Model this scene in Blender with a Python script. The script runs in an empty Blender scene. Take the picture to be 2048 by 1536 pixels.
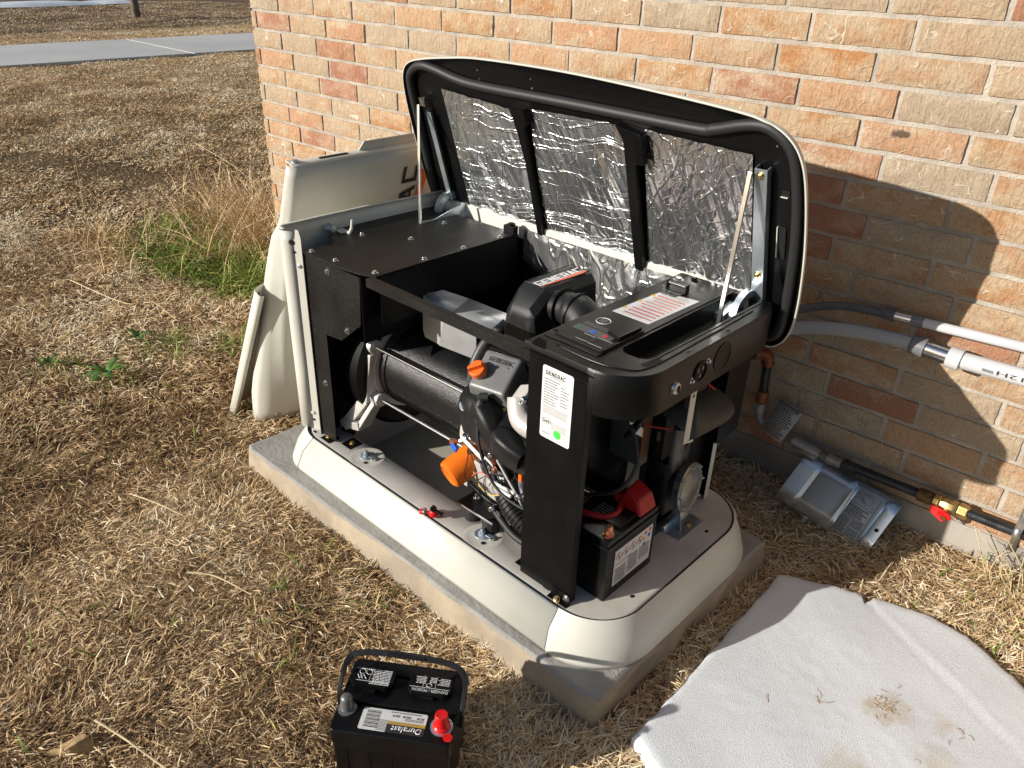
import bpy, bmesh, math, random
import numpy as np
from mathutils import Vector, Matrix, noise
R = math.radians
random.seed(7)
rng = np.random.default_rng(11)

# ---------------------------------------------------------------- camera, sky, sun, exposure
scene = bpy.context.scene
COL = scene.collection
cam_d = bpy.data.cameras.new("camera"); cam = bpy.data.objects.new("camera", cam_d); COL.objects.link(cam)
CAMP = Vector((3.4608, -2.1151, 1.5153))
_r = Vector((0.744966, 0.666480, 0.028815)); _d = Vector((0.341476, -0.343871, -0.874726)); _f = Vector((-0.573079, 0.661481, -0.483760))
cam.matrix_world = Matrix(((_r.x, -_d.x, -_f.x, CAMP.x), (_r.y, -_d.y, -_f.y, CAMP.y), (_r.z, -_d.z, -_f.z, CAMP.z), (0, 0, 0, 1)))
cam_d.sensor_width = 36; cam_d.lens = 1567.5 / 2048 * 36; cam_d.clip_start = 0.02; cam_d.clip_end = 3000
scene.camera = cam
SUN_EL, SUN_AZ = 19.8, 28.5
w = bpy.data.worlds.new("World"); scene.world = w; w.use_nodes = True
nt = w.node_tree; bg = nt.nodes["Background"]
sky = nt.nodes.new("ShaderNodeTexSky"); sky.sky_type = 'NISHITA'; sky.sun_disc = False
sky.sun_elevation = R(SUN_EL); sky.sun_rotation = R(180 + SUN_AZ)
nt.links.new(sky.outputs[0], bg.inputs[0]); bg.inputs[1].default_value = 0.064
sd = bpy.data.lights.new("sun", 'SUN'); sd.energy = 4.7; sd.angle = R(0.55); sd.color = (1.0, 0.952, 0.87)
sun = bpy.data.objects.new("sun", sd); COL.objects.link(sun)
sun.rotation_euler = Vector((math.sin(R(SUN_AZ)) * math.cos(R(SUN_EL)), math.cos(R(SUN_AZ)) * math.cos(R(SUN_EL)), -math.sin(R(SUN_EL)))).to_track_quat('-Z', 'Y').to_euler()
scene.view_settings.view_transform = 'Standard'; scene.view_settings.look = 'None'
scene.view_settings.exposure = 0.26; scene.view_settings.gamma = 1.0

# ---------------------------------------------------------------- materials
MATS = {}
def pm(name, col, rough=.5, metal=0.0, var=0.0, vscale=6.0, bump=0.0, bscale=80.0, spec=.5, rvar=0.0, col2=None, speck=0.0, coat=0.0, stretch=None, detail=4, aniso=0):
    if name in MATS: return MATS[name]
    m = bpy.data.materials.new(name); m.use_nodes = True; n = m.node_tree.nodes; l = m.node_tree.links
    b = n["Principled BSDF"]; b.inputs["Base Color"].default_value = (*col, 1); b.inputs["Roughness"].default_value = rough
    b.inputs["Metallic"].default_value = metal; b.inputs["Specular IOR Level"].default_value = spec; b.inputs["Coat Weight"].default_value = coat
    tc = n.new("ShaderNodeTexCoord"); mp = n.new("ShaderNodeMapping"); l.new(tc.outputs["Object"], mp.inputs[0])
    if stretch: mp.inputs["Scale"].default_value = stretch
    if var or col2:
        t = n.new("ShaderNodeTexNoise"); t.inputs["Scale"].default_value = vscale; t.inputs["Detail"].default_value = 6; l.new(mp.outputs[0], t.inputs[0])
        cr = n.new("ShaderNodeValToRGB"); l.new(t.outputs[0], cr.inputs[0])
        c2 = col2 or tuple(max(0, c * (1 - var)) for c in col); c1 = col if col2 else tuple(min(1, c * (1 + var * .6)) for c in col)
        cr.color_ramp.elements[0].position = .36; cr.color_ramp.elements[1].position = .64
        cr.color_ramp.elements[0].color = (*c2, 1); cr.color_ramp.elements[1].color = (*c1, 1)
        out = cr.outputs[0]
        if speck:
            t2 = n.new("ShaderNodeTexNoise"); t2.inputs["Scale"].default_value = 420; t2.inputs["Detail"].default_value = 2; l.new(tc.outputs["Object"], t2.inputs[0])
            r2 = n.new("ShaderNodeValToRGB"); r2.color_ramp.elements[0].position = .62; r2.color_ramp.elements[1].position = .74; l.new(t2.outputs[0], r2.inputs[0])
            mx = n.new("ShaderNodeMix"); mx.data_type = 'RGBA'; mx.inputs[7].default_value = (.35, .31, .26, 1)
            ml = n.new("ShaderNodeMath"); ml.operation = 'MULTIPLY'; ml.inputs[1].default_value = speck; l.new(r2.outputs[0], ml.inputs[0])
            l.new(ml.outputs[0], mx.inputs[0]); l.new(out, mx.inputs[6]); out = mx.outputs[2]
        l.new(out, b.inputs["Base Color"])
        if rvar:
            mr = n.new("ShaderNodeMapRange"); mr.inputs[3].default_value = max(0.02, rough - rvar); mr.inputs[4].default_value = min(1, rough + rvar); l.new(t.outputs[0], mr.inputs[0]); l.new(mr.outputs[0], b.inputs["Roughness"])
    if bump:
        t = n.new("ShaderNodeTexNoise"); t.inputs["Scale"].default_value = bscale; t.inputs["Detail"].default_value = detail; l.new(mp.outputs[0], t.inputs[0])
        bp = n.new("ShaderNodeBump"); bp.inputs["Strength"].default_value = bump; bp.inputs["Distance"].default_value = .004; l.new(t.outputs[0], bp.inputs["Height"]); l.new(bp.outputs[0], b.inputs["Normal"])
    MATS[name] = m; return m

CREAM = pm("cream_paint", (.68, .665, .59), .36, var=.04, vscale=9, bump=.05, bscale=300, rvar=.06, speck=.04)
BLACK = pm("black_powdercoat", (.0032, .0032, .0034), .42, var=.3, vscale=14, bump=.08, bscale=420, rvar=.08, speck=.006, spec=.2)
BLACKD = pm("black_dusty_metal", (.009, .0085, .008), .46, var=.5, vscale=7, bump=.1, bscale=350, rvar=.1, speck=.22, spec=.28)
PLAST = pm("black_plastic", (.0052, .0052, .0055), .34, var=.35, vscale=12, bump=.08, bscale=300, rvar=.1, speck=.015, spec=.3)
PLASTM = pm("black_moulded_plastic", (.013, .013, .014), .42, var=.35, vscale=20, bump=.2, bscale=500, rvar=.08, speck=.04, spec=.35)
RUBBER = pm("black_rubber", (.018, .018, .019), .55, var=.2, vscale=30)
CYL = pm("black_textured_steel", (.0075, .0075, .0085), .30, var=.3, vscale=30, bump=.35, bscale=380, rvar=.04, spec=.55)
ZINC = pm("zinc_steel", (.58, .65, .70), .32, .8, var=.18, vscale=18, rvar=.12)
BRIGHT = pm("bright_steel", (.75, .76, .77), .2, 1.0, var=.1, vscale=30)
GOLDB = pm("yellow_zinc", (.72, .55, .25), .28, 1.0, var=.2, vscale=60)
GALV = pm("galvanised_sheet", (.44, .45, .46), .42, .55, var=.12, vscale=12, rvar=.1)
ALU = pm("cast_aluminium", (.62, .60, .57), .48, .45, var=.12, vscale=20, bump=.3, bscale=250)
ALUW = pm("white_cast_pipe", (.56, .53, .50), .42, .2, var=.08, vscale=20, bump=.2, bscale=200)
GREYP = pm("grey_engine_paint", (.19, .19, .19), .42, .2, var=.12, vscale=20, bump=.15, bscale=300)
TRAYM = pm("grey_tray_paint", (.60, .565, .51), .42, var=.12, vscale=10, bump=.06, bscale=200, rvar=.1, speck=.15)
FLOORM = pm("beige_floor_paint", (.50, .46, .37), .5, var=.08, vscale=10)
ORANGE = pm("orange_enamel", (.86, .17, .008), .33, var=.05, vscale=30, bump=.05, bscale=100)
ORANGEP = pm("orange_plastic", (.85, .14, .01), .4)
RED = pm("red_rubber", (.45, .008, .012), .4, var=.15, vscale=30)
REDB = pm("bright_red_plastic", (.72, .012, .012), .3)
BLUE = pm("blue_plastic", (.01, .12, .6), .4)
COPPER = pm("copper", (.75, .33, .2), .35, .9, var=.2, vscale=60)
WHITE = pm("white_label", (.74, .74, .73), .45, var=.04, vscale=30)
INK = pm("black_ink", (.03, .03, .03), .5)
GREYINK = pm("grey_ink", (.22, .22, .22), .5)
ORINK = pm("orange_red_ink", (.80, .13, .03), .45)
REDINK = pm("red_ink", (.62, .02, .04), .45)
YELINK = pm("yellow_ink", (.75, .50, .03), .45)
GREENST = pm("green_sticker", (.07, .75, .08), .5)
WHINK = pm("white_ink", (.75, .75, .75), .5)
BRASS = pm("brass", (.50, .36, .15), .38, .9, var=.35, vscale=60, rvar=.1)
IRON = pm("black_iron_pipe", (.025, .027, .03), .38, .3, var=.5, vscale=25, bump=.2, bscale=120, rvar=.12)
PVC = pm("grey_pvc", (.40, .41, .42), .42, var=.06, vscale=10, speck=.1)
PVCW = pm("light_grey_pvc", (.60, .60, .61), .4, var=.05, vscale=10)
PVCD = pm("dark_grey_pvc", (.10, .105, .115), .42, var=.12, vscale=20)
DARKH = pm("dark_hole", (.004, .004, .004), .9)

def foil_mat(name, lay, rough=.17, seed=0):     # lay: (scale xyz, rotation about v, crease width, weight)
    m = bpy.data.materials.new(name); m.use_nodes = True; n = m.node_tree.nodes; l = m.node_tree.links
    b = n["Principled BSDF"]; b.inputs["Base Color"].default_value = (.80, .81, .82, 1); b.inputs["Metallic"].default_value = .93; b.inputs["Roughness"].default_value = rough
    tc = n.new("ShaderNodeTexCoord"); dn = n.new("ShaderNodeTexNoise"); dn.inputs["Scale"].default_value = 7; dn.inputs["Detail"].default_value = 2; l.new(tc.outputs["Object"], dn.inputs[0])
    sb = n.new("ShaderNodeVectorMath"); sb.operation = 'MULTIPLY_ADD'; sb.inputs[1].default_value = (.07, .07, .07); l.new(dn.outputs["Color"], sb.inputs[0]); l.new(tc.outputs["Object"], sb.inputs[2])
    prev = None
    for k, (sc, rot, wd, wt) in enumerate(lay):
        mp = n.new("ShaderNodeMapping"); mp.inputs["Rotation"].default_value = (0, R(rot), 0); mp.inputs["Location"].default_value = (seed + k * 3.1, k * 1.7, 0); l.new(sb.outputs[0], mp.inputs[0])
        m2 = n.new("ShaderNodeMapping"); m2.inputs["Scale"].default_value = sc; l.new(mp.outputs[0], m2.inputs[0])
        t = n.new("ShaderNodeTexNoise"); t.inputs["Scale"].default_value = 1; t.inputs["Detail"].default_value = 1; l.new(m2.outputs[0], t.inputs[0])
        if wd:
            s_ = n.new("ShaderNodeMath"); s_.operation = 'SUBTRACT'; s_.inputs[1].default_value = .5; l.new(t.outputs[0], s_.inputs[0]); a = n.new("ShaderNodeMath"); a.operation = 'ABSOLUTE'; l.new(s_.outputs[0], a.inputs[0])
            r = n.new("ShaderNodeMapRange"); r.interpolation_type = 'SMOOTHSTEP'; r.inputs[1].default_value = 0; r.inputs[2].default_value = wd; r.inputs[3].default_value = 1; r.inputs[4].default_value = 0; l.new(a.outputs[0], r.inputs[0]); src = r.outputs[0]
        else: src = t.outputs[0]
        ml = n.new("ShaderNodeMath"); ml.operation = 'MULTIPLY_ADD'; ml.inputs[1].default_value = wt; ml.inputs[2].default_value = 0; l.new(src, ml.inputs[0])
        if prev: l.new(prev, ml.inputs[2])
        prev = ml.outputs[0]
    bp = n.new("ShaderNodeBump"); bp.inputs["Strength"].default_value = .8; bp.inputs["Distance"].default_value = .0026; l.new(prev, bp.inputs["Height"]); l.new(bp.outputs[0], b.inputs["Normal"])
    return m
_fine = [((9, 6, 6), 0, 0, 2.6), ((40, 32, 32), 0, 0, .10)]
FOILH = foil_mat("foil_creased_across", [((17, 4, 4), -12, .035, .8), ((30, 9, 8), 25, .035, .45), ((1.6, 1.6, 52), 3, .03, 1.1)] + _fine)
FOILV = foil_mat("foil_crumpled", [((15, 4.5, 4.5), -25, .045, 1.0), ((28, 10, 9), 20, .045, .7), ((40, 20, 16), -50, .05, .35)] + _fine, .20, 9)
FOILB = foil_mat("foil_insulation_back", [((14, 5, 7), 30, .05, .8), ((26, 14, 14), -20, .05, .5)] + _fine, .24, 17)

# ---------------------------------------------------------------- mesh helpers
class MB:
    def __init__(s, xf=None): s.v = []; s.f = []; s.m = []; s.xf = xf
    def add(s, vs, fs, m=0):
        o = len(s.v)
        s.v += [tuple(s.xf(*p)) if s.xf else tuple(p) for p in vs]
        s.f += [tuple(i + o for i in f) for f in fs]; s.m += [m] * len(fs); return s
    def box(s, x0, x1, y0, y1, z0, z1, m=0):
        return s.add([(x, y, z) for x in (x0, x1) for y in (y0, y1) for z in (z0, z1)],
                     [(0, 1, 3, 2), (4, 6, 7, 5), (0, 4, 5, 1), (2, 3, 7, 6), (0, 2, 6, 4), (1, 5, 7, 3)], m)
    def hexa(s, b, t, m=0):      # two quads of 4 points
        return s.add(list(b) + list(t), [(0, 1, 2, 3), (7, 6, 5, 4), (0, 4, 5, 1), (1, 5, 6, 2), (2, 6, 7, 3), (3, 7, 4, 0)], m)
    def prism(s, poly, ax, a, b, m=0):   # polygon extruded along axis ax ('u','v','z')
        f = {'v': lambda p, h: (p[0], h, p[1]), 'z': lambda p, h: (p[0], p[1], h), 'u': lambda p, h: (h, p[0], p[1])}[ax]; n = len(poly)
        vs = [f(p, a) for p in poly] + [f(p, b) for p in poly]
        return s.add(vs, [tuple(range(n)), tuple(range(2 * n - 1, n - 1, -1))] + [(i, (i + 1) % n, n + (i + 1) % n, n + i) for i in range(n)], m)
    def rings(s, rs, closed=True, cap0=False, cap1=False, m=0):
        n = len(rs[0]); fs = []
        for k in range(len(rs) - 1):
            for i in range(n if closed else n - 1):
                j = (i + 1) % n; fs.append((k * n + i, k * n + j, (k + 1) * n + j, (k + 1) * n + i))
        if cap0: fs.append(tuple(range(n)))
        if cap1: fs.append(tuple(range((len(rs) - 1) * n, len(rs) * n))[::-1])
        return s.add([p for r in rs for p in r], fs, m)
    def tube(s, pts, r, seg=12, m=0, caps=True, corr=0):
        P = [Vector(p) for p in pts]; n = len(P); rs = r if isinstance(r, (list, tuple)) else [r] * n
        t0 = (P[1] - P[0]).normalized(); up = Vector((0, 0, 1)) if abs(t0.z) < .9 else Vector((1, 0, 0)); nr = t0.cross(up).normalized(); out = []
        for i in range(n):
            t = (P[min(i + 1, n - 1)] - P[max(i - 1, 0)]).normalized(); nr = (nr - t * nr.dot(t)).normalized(); bn = t.cross(nr)
            rr = rs[i]
            out.append([tuple(P[i] + (nr * math.cos(2 * math.pi * k / seg) + bn * math.sin(2 * math.pi * k / seg)) * rr) for k in range(seg)])
        return s.rings(out, True, caps, caps, m)
    def lathe(s, prof, o, axis, seg=24, m=0, cap=True):   # prof [(r, h)]
        a = Vector(axis).normalized(); up = Vector((0, 0, 1)) if abs(a.z) < .9 else Vector((1, 0, 0)); x = a.cross(up).normalized(); y = a.cross(x); o = Vector(o)
        rs = [[tuple(o + a * h + (x * math.cos(2 * math.pi * k / seg) + y * math.sin(2 * math.pi * k / seg)) * max(r, 1e-4)) for k in range(seg)] for r, h in prof]
        return s.rings(rs, True, cap, cap, m)
    def grid(s, f, nx, ny, m=0):
        return s.add([f(i / nx, j / ny) for j in range(ny + 1) for i in range(nx + 1)],
                     [(j * (nx + 1) + i, j * (nx + 1) + i + 1, (j + 1) * (nx + 1) + i + 1, (j + 1) * (nx + 1) + i) for j in range(ny) for i in range(nx)], m)
    def build(s, name, mats, parent=None, bevel=0.0, seg=2, angle=40, solid=0.0, sub=0):
        me = bpy.data.meshes.new(name); me.from_pydata(s.v, [], s.f)
        if not isinstance(mats, (list, tuple)): mats = [mats]
        for mt in mats: me.materials.append(mt)
        me.polygons.foreach_set("material_index", s.m)
        bm = bmesh.new(); bm.from_mesh(me); bmesh.ops.recalc_face_normals(bm, faces=bm.faces)
        if bevel:
            es = [e for e in bm.edges if len(e.link_faces) == 2 and e.calc_face_angle(0) > R(32)]
            bmesh.ops.bevel(bm, geom=es, offset=bevel, segments=seg, profile=.6, affect='EDGES', clamp_overlap=True)
        bm.to_mesh(me); bm.free()
        me.polygons.foreach_set("use_smooth", [True] * len(me.polygons)); me.set_sharp_from_angle(angle=R(angle))
        ob = bpy.data.objects.new(name, me); COL.objects.link(ob)
        if solid: md = ob.modifiers.new("solid", 'SOLIDIFY'); md.thickness = solid; md.offset = 0
        if sub: md = ob.modifiers.new("sub", 'SUBSURF'); md.levels = sub; md.render_levels = sub
        if bevel: md = ob.modifiers.new("wn", 'WEIGHTED_NORMAL'); md.keep_sharp = True
        if parent is not None: ob.parent = parent
        return ob

def empty(name, label, cat, loc=(0, 0, 0), rz=0, group=None):
    o = bpy.data.objects.new(name, None); COL.objects.link(o); o.location = loc; o.rotation_euler = (0, 0, rz); o.empty_display_size = .1
    o["label"] = label; o["category"] = cat
    if group: o["group"] = group
    return o
def tag(o, label, cat, group=None, kind=None):
    o["label"] = label; o["category"] = cat
    if group: o["group"] = group
    if kind: o["kind"] = kind
    return o
def struct(o): o["kind"] = "structure"; return o
def copy_part(o, parent, loc):
    c = o.copy(); COL.objects.link(c); c.parent = parent; c.location = loc; return c
def rrect(x0, x1, y0, y1, r, n=6):   # rounded rectangle, counter-clockwise; r one value or four (BL, BR, TR, TL)
    r = r if isinstance(r, (list, tuple)) else [r] * 4; out = []
    for (cx, cy, a0, q) in ((x0 + r[0], y0 + r[0], 180, r[0]), (x1 - r[1], y0 + r[1], 270, r[1]), (x1 - r[2], y1 - r[2], 0, r[2]), (x0 + r[3], y1 - r[3], 90, r[3])):
        for k in range(n + 1): a = R(a0 + 90 * k / n); out.append((cx + q * math.cos(a), cy + q * math.sin(a)))
    return out
def spline(pts, n=8, closed=False):
    P = [Vector(p) for p in pts]; out = []; N = len(P)
    for i in range(N if closed else N - 1):
        if closed: a, b, c, d = P[(i - 1) % N], P[i], P[(i + 1) % N], P[(i + 2) % N]
        else: a, b, c, d = P[max(i - 1, 0)], P[i], P[i + 1], P[min(i + 2, N - 1)]
        for k in range(n):
            t = k / n; out.append(tuple(.5 * ((2 * b) + (c - a) * t + (2 * a - 5 * b + 4 * c - d) * t * t + (3 * b - a - 3 * c + d) * t ** 3)))
    if not closed: out.append(tuple(P[-1]))
    return out
def text(body, o, xd, yd, w_, h_, mat, parent, name="lettering", ext=.0004, off=.0, shear=0.0, prev=None):
    cu = bpy.data.curves.new("t", 'FONT'); cu.body = body; cu.size = 1; cu.extrude = .0; cu.offset = off; cu.shear = shear; cu.resolution_u = 3
    to = bpy.data.objects.new("t", cu); COL.objects.link(to); dg = bpy.context.evaluated_depsgraph_get(); me = bpy.data.meshes.new_from_object(to.evaluated_get(dg))
    bpy.data.objects.remove(to); bpy.data.curves.remove(cu)
    co = np.zeros(len(me.vertices) * 3); me.vertices.foreach_get("co", co); co = co.reshape(-1, 3)
    mn = co.min(0); mxx = co.max(0); co = (co - mn) / np.maximum(mxx - mn, 1e-6)
    o = np.array(o); X = np.array(Vector(xd).normalized()); Y = np.array(Vector(yd).normalized()); N = np.cross(X, Y)
    P = o + co[:, :1] * X * w_ + co[:, 1:2] * Y * h_
    bm = bmesh.new(); bm.from_mesh(me); bm.verts.ensure_lookup_table()
    for i, v in enumerate(bm.verts): v.co = Vector(P[i])
    r = bmesh.ops.extrude_face_region(bm, geom=list(bm.faces))
    for v in [g for g in r['geom'] if isinstance(g, bmesh.types.BMVert)]: v.co += Vector(N) * ext
    bmesh.ops.recalc_face_normals(bm, faces=bm.faces)
    bm.to_mesh(me); bm.free(); me.materials.clear(); me.materials.append(mat)
    ob = bpy.data.objects.new(name, me); COL.objects.link(ob); ob.parent = parent; return ob
def printed(o, xd, yd, rects, mat, parent, name="printed_text", ext=.0004):   # rects (x0,x1,y0,y1) on a plane
    mb = MB(); X = Vector(xd).normalized(); Y = Vector(yd).normalized(); N = X.cross(Y); o = Vector(o)
    for a, b, c, d in rects:
        q = [o + X * p + Y * r_ for p, r_ in ((a, c), (b, c), (b, d), (a, d))]
        mb.add([tuple(p + N * ext) for p in q], [(0, 1, 2, 3)])
    return mb.build(name, mat, parent)
def words(x0, x1, y0, y1, rows, fill=.55, rag=.3, wl=(.006, .018), seed=0):
    rd = random.Random(seed); out = []; h = (y1 - y0) / rows
    for k in range(rows):
        y = y1 - (k + 1) * h + h * .25; x = x0; xe = x1 - rd.random() * rag * (x1 - x0)
        while x < xe:
            L_ = min(rd.uniform(*wl), xe - x); out.append((x, x + L_, y, y + h * fill)); x += L_ + wl[0] * .35
    return out
def screw(parent, p, axis, r=.006, name="screw", mat=None, h=.006):
    mb = MB(); a = Vector(axis).normalized(); mb.lathe([(r * 1.5, 0), (r * 1.5, h * .2)], p, a, 16)
    mb.lathe([(r, h * .2), (r, h), (r * .8, h * 1.15)], p, a, 6)
    return mb.build(name, mat or BRIGHT, parent, bevel=.0006, seg=1)

_GL = {'G': [[(0, 0), (1, 0), (1, .56), (.48, .56), (.48, .38), (.78, .38), (.78, .2), (.22, .2), (.22, .8), (1, .8), (1, 1), (0, 1)]],
       'E': [[(0, 0), (1, 0), (1, .2), (.22, .2), (.22, .41), (.92, .41), (.92, .59), (.22, .59), (.22, .8), (1, .8), (1, 1), (0, 1)]],
       'N': [[(0, 0), (.22, 0), (.22, .62), (.74, 0), (1, 0), (1, 1), (.78, 1), (.78, .38), (.26, 1), (0, 1)]],
       'R': [[(0, 0), (.22, 0), (.22, 1), (0, 1)], [(.22, .8), (1, .8), (1, 1), (.22, 1)], [(.78, .52), (1, .52), (1, .8), (.78, .8)], [(.22, .33), (1, .33), (1, .52), (.22, .52)], [(.42, .33), (.72, 0), (1, 0), (.70, .33)]],
       'A': [[(0, 0), (.25, 0), (.5, .70), (.5, 1), (.36, 1)], [(1, 0), (.64, 1), (.5, 1), (.5, .70), (.75, 0)], [(.32, .2), (.68, .2), (.62, .36), (.38, .36)]],
       'C': [[(0, 0), (1, 0), (1, .2), (.22, .2), (.22, .8), (1, .8), (1, 1), (0, 1)]]}
def logo(o, xd, yd, w_, h_, mat, parent, ext=.0006, body="GENERAC"):
    X = Vector(xd).normalized(); Y = Vector(yd).normalized(); N = X.cross(Y); o = Vector(o); mb = MB(); n = len(body); cw = w_ / (n + .26 * (n - 1))
    for k, ch in enumerate(body):
        for poly in _GL[ch]:
            b_ = [o + X * (cw * (k * 1.26 + p[0])) + Y * (h_ * p[1]) for p in poly]; m_ = len(poly)
            mb.add([tuple(p) for p in b_] + [tuple(p + N * ext) for p in b_], [tuple(range(m_)), tuple(range(2 * m_ - 1, m_ - 1, -1))] + [(i, (i + 1) % m_, m_ + (i + 1) % m_, m_ + i) for i in range(m_)])
    return mb.build("lettering", mat, parent)

# ---------------------------------------------------------------- ground, driveway, field
def ground_z(x, y):
    b = .085 * np.exp(-np.clip(-y, 0, None) / .20) * (x > -.1) * (y < .3)
    return b + .010 * np.sin(x * 3.1 + 1.3 * np.sin(y * 2.3)) * np.cos(y * 3.7 + x) + .004 * np.sin(x * 11 + y * 7)
def make_ground():
    g = np.linspace(-1, 1, 261); s = np.sinh(g * 7.6) / math.sinh(7.6) * 900
    X, Y = np.meshgrid(s + 1.5, s - .8); Z = ground_z(X, Y); Z = np.where((X > 1.45) & (X < 2.85) & (Y > -1.1) & (Y < -.4), -.03, Z)
    n = len(g); mb = MB(); mb.v = [tuple(p) for p in np.stack([X.ravel(), Y.ravel(), Z.ravel()], 1)]
    mb.f = [(j * n + i, j * n + i + 1, (j + 1) * n + i + 1, (j + 1) * n + i) for j in range(n - 1) for i in range(n - 1)]; mb.m = [0] * len(mb.f)
    m = bpy.data.materials.new("thatch_and_soil"); m.use_nodes = True; nn = m.node_tree.nodes; l = m.node_tree.links; b = nn["Principled BSDF"]; b.inputs["Roughness"].default_value = .95; b.inputs["Specular IOR Level"].default_value = .15
    tc = nn.new("ShaderNodeTexCoord"); sp = nn.new("ShaderNodeSeparateXYZ"); l.new(tc.outputs["Object"], sp.inputs[0])
    def noise_(sc, de, st=None):
        t = nn.new("ShaderNodeTexNoise"); t.inputs["Scale"].default_value = sc; t.inputs["Detail"].default_value = de
        if st: q = nn.new("ShaderNodeMapping"); q.inputs["Scale"].default_value = st; l.new(tc.outputs["Object"], q.inputs[0]); l.new(q.outputs[0], t.inputs[0])
        else: l.new(tc.outputs["Object"], t.inputs[0])
        return t
    def ramp(src, stops):
        r = nn.new("ShaderNodeValToRGB"); e = r.color_ramp.elements
        while len(e) < len(stops): e.new(.5)
        for k, (p, c) in enumerate(stops): e[k].position = p; e[k].color = (*c, 1)
        l.new(src, r.inputs[0]); return r
    fine = ramp(noise_(70, 6).outputs[0], [(.3, (.05, .034, .02)), (.5, (.17, .115, .062)), (.7, (.38, .27, .15))])
    patch = ramp(noise_(1.1, 5).outputs[0], [(.35, (.55, .5, .45)), (.6, (1, 1, 1))])
    lawn = nn.new("ShaderNodeMix"); lawn.data_type = 'RGBA'; lawn.blend_type = 'MULTIPLY'; lawn.inputs[0].default_value = 1; l.new(fine.outputs[0], lawn.inputs[6]); l.new(patch.outputs[0], lawn.inputs[7])
    # dry brown field beyond the driveway, with darker bare strips
    fld = ramp(noise_(1.5, 8, (1, .25, 1)).outputs[0], [(.35, (.075, .05, .036)), (.5, (.17, .115, .08)), (.68, (.30, .215, .14))])
    wob = noise_(.6, 3); ad = nn.new("ShaderNodeMath"); ad.operation = 'MULTIPLY_ADD'; ad.inputs[1].default_value = 1.6; l.new(wob.outputs[0], ad.inputs[0]); l.new(sp.outputs[0], ad.inputs[2])
    fm = nn.new("ShaderNodeMapRange"); fm.inputs[1].default_value = -12.3; fm.inputs[2].default_value = -11.6; fm.inputs[3].default_value = 1; fm.inputs[4].default_value = 0; l.new(ad.outputs[0], fm.inputs[0])
    mx = nn.new("ShaderNodeMix"); mx.data_type = 'RGBA'; l.new(fm.outputs[0], mx.inputs[0]); l.new(lawn.outputs[2], mx.inputs[6]); l.new(fld.outputs[0], mx.inputs[7])
    far = ramp(noise_(.9, 6, (1, .3, 1)).outputs[0], [(.3, (.36, .26, .15)), (.7, (.68, .51, .31))])
    fm2 = nn.new("ShaderNodeMapRange"); fm2.inputs[1].default_value = -8.2; fm2.inputs[2].default_value = -3.0; fm2.inputs[3].default_value = 1; fm2.inputs[4].default_value = 0; l.new(sp.outputs[0], fm2.inputs[0])
    mx2 = nn.new("ShaderNodeMix"); mx2.data_type = 'RGBA'; l.new(fm2.outputs[0], mx2.inputs[0]); l.new(lawn.outputs[2], mx2.inputs[6]); l.new(far.outputs[0], mx2.inputs[7]); l.new(mx2.outputs[2], mx.inputs[6])
    l.new(mx.outputs[2], b.inputs[0])
    bp = nn.new("ShaderNodeBump"); bp.inputs["Strength"].default_value = 1; bp.inputs["Distance"].default_value = .03; l.new(noise_(45, 8).outputs[0], bp.inputs["Height"]); l.new(bp.outputs[0], b.inputs["Normal"])
    return struct(mb.build("ground", m))
make_ground()
CONC = pm("driveway_concrete", (.56, .545, .53), .85, var=.10, vscale=.8, bump=.3, bscale=60)
mb = MB(); ys = np.linspace(-40, 60, 41)
for k in range(25):        # driveway slabs with joints
    y0 = -40 + k * 4.0; mb.box(-10.95 - .022 * 0, -8.62, y0 + .012, y0 + 3.988, -.05, .035)
dr = mb.build("driveway", CONC, bevel=.01); struct(dr); dr.location = (0, 3.95 - 4.0, 0); dr.rotation_euler = (0, 0, R(-1.5))
JT = pm("joint_filler", (.62, .6, .56), .9)
SNOWM = pm("old_snow", (.80, .83, .88), .6, var=.1, vscale=3, bump=.6, bscale=20)
mb = MB()
for (cx, cy, a, bb, h) in ((-19.3, 6.0, .5, 1.9, .10), (-19.6, 7.9, .35, .9, .08), (-20.0, 4.4, .5, 1.0, .1), (-21.5, 9.2, .5, 1.6, .1)):
    mb.grid(lambda i, j: (cx + a * (j * (1 + .25 * math.sin(i * 12.56 + cx * 7))) * math.cos(i * 6.2832), cy + bb * j * (1 + .2 * math.sin(i * 18.85)) * math.sin(i * 6.2832), .012 + h * (1 - j * j)), 40, 6)
struct(mb.build("snow", SNOWM))

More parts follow.
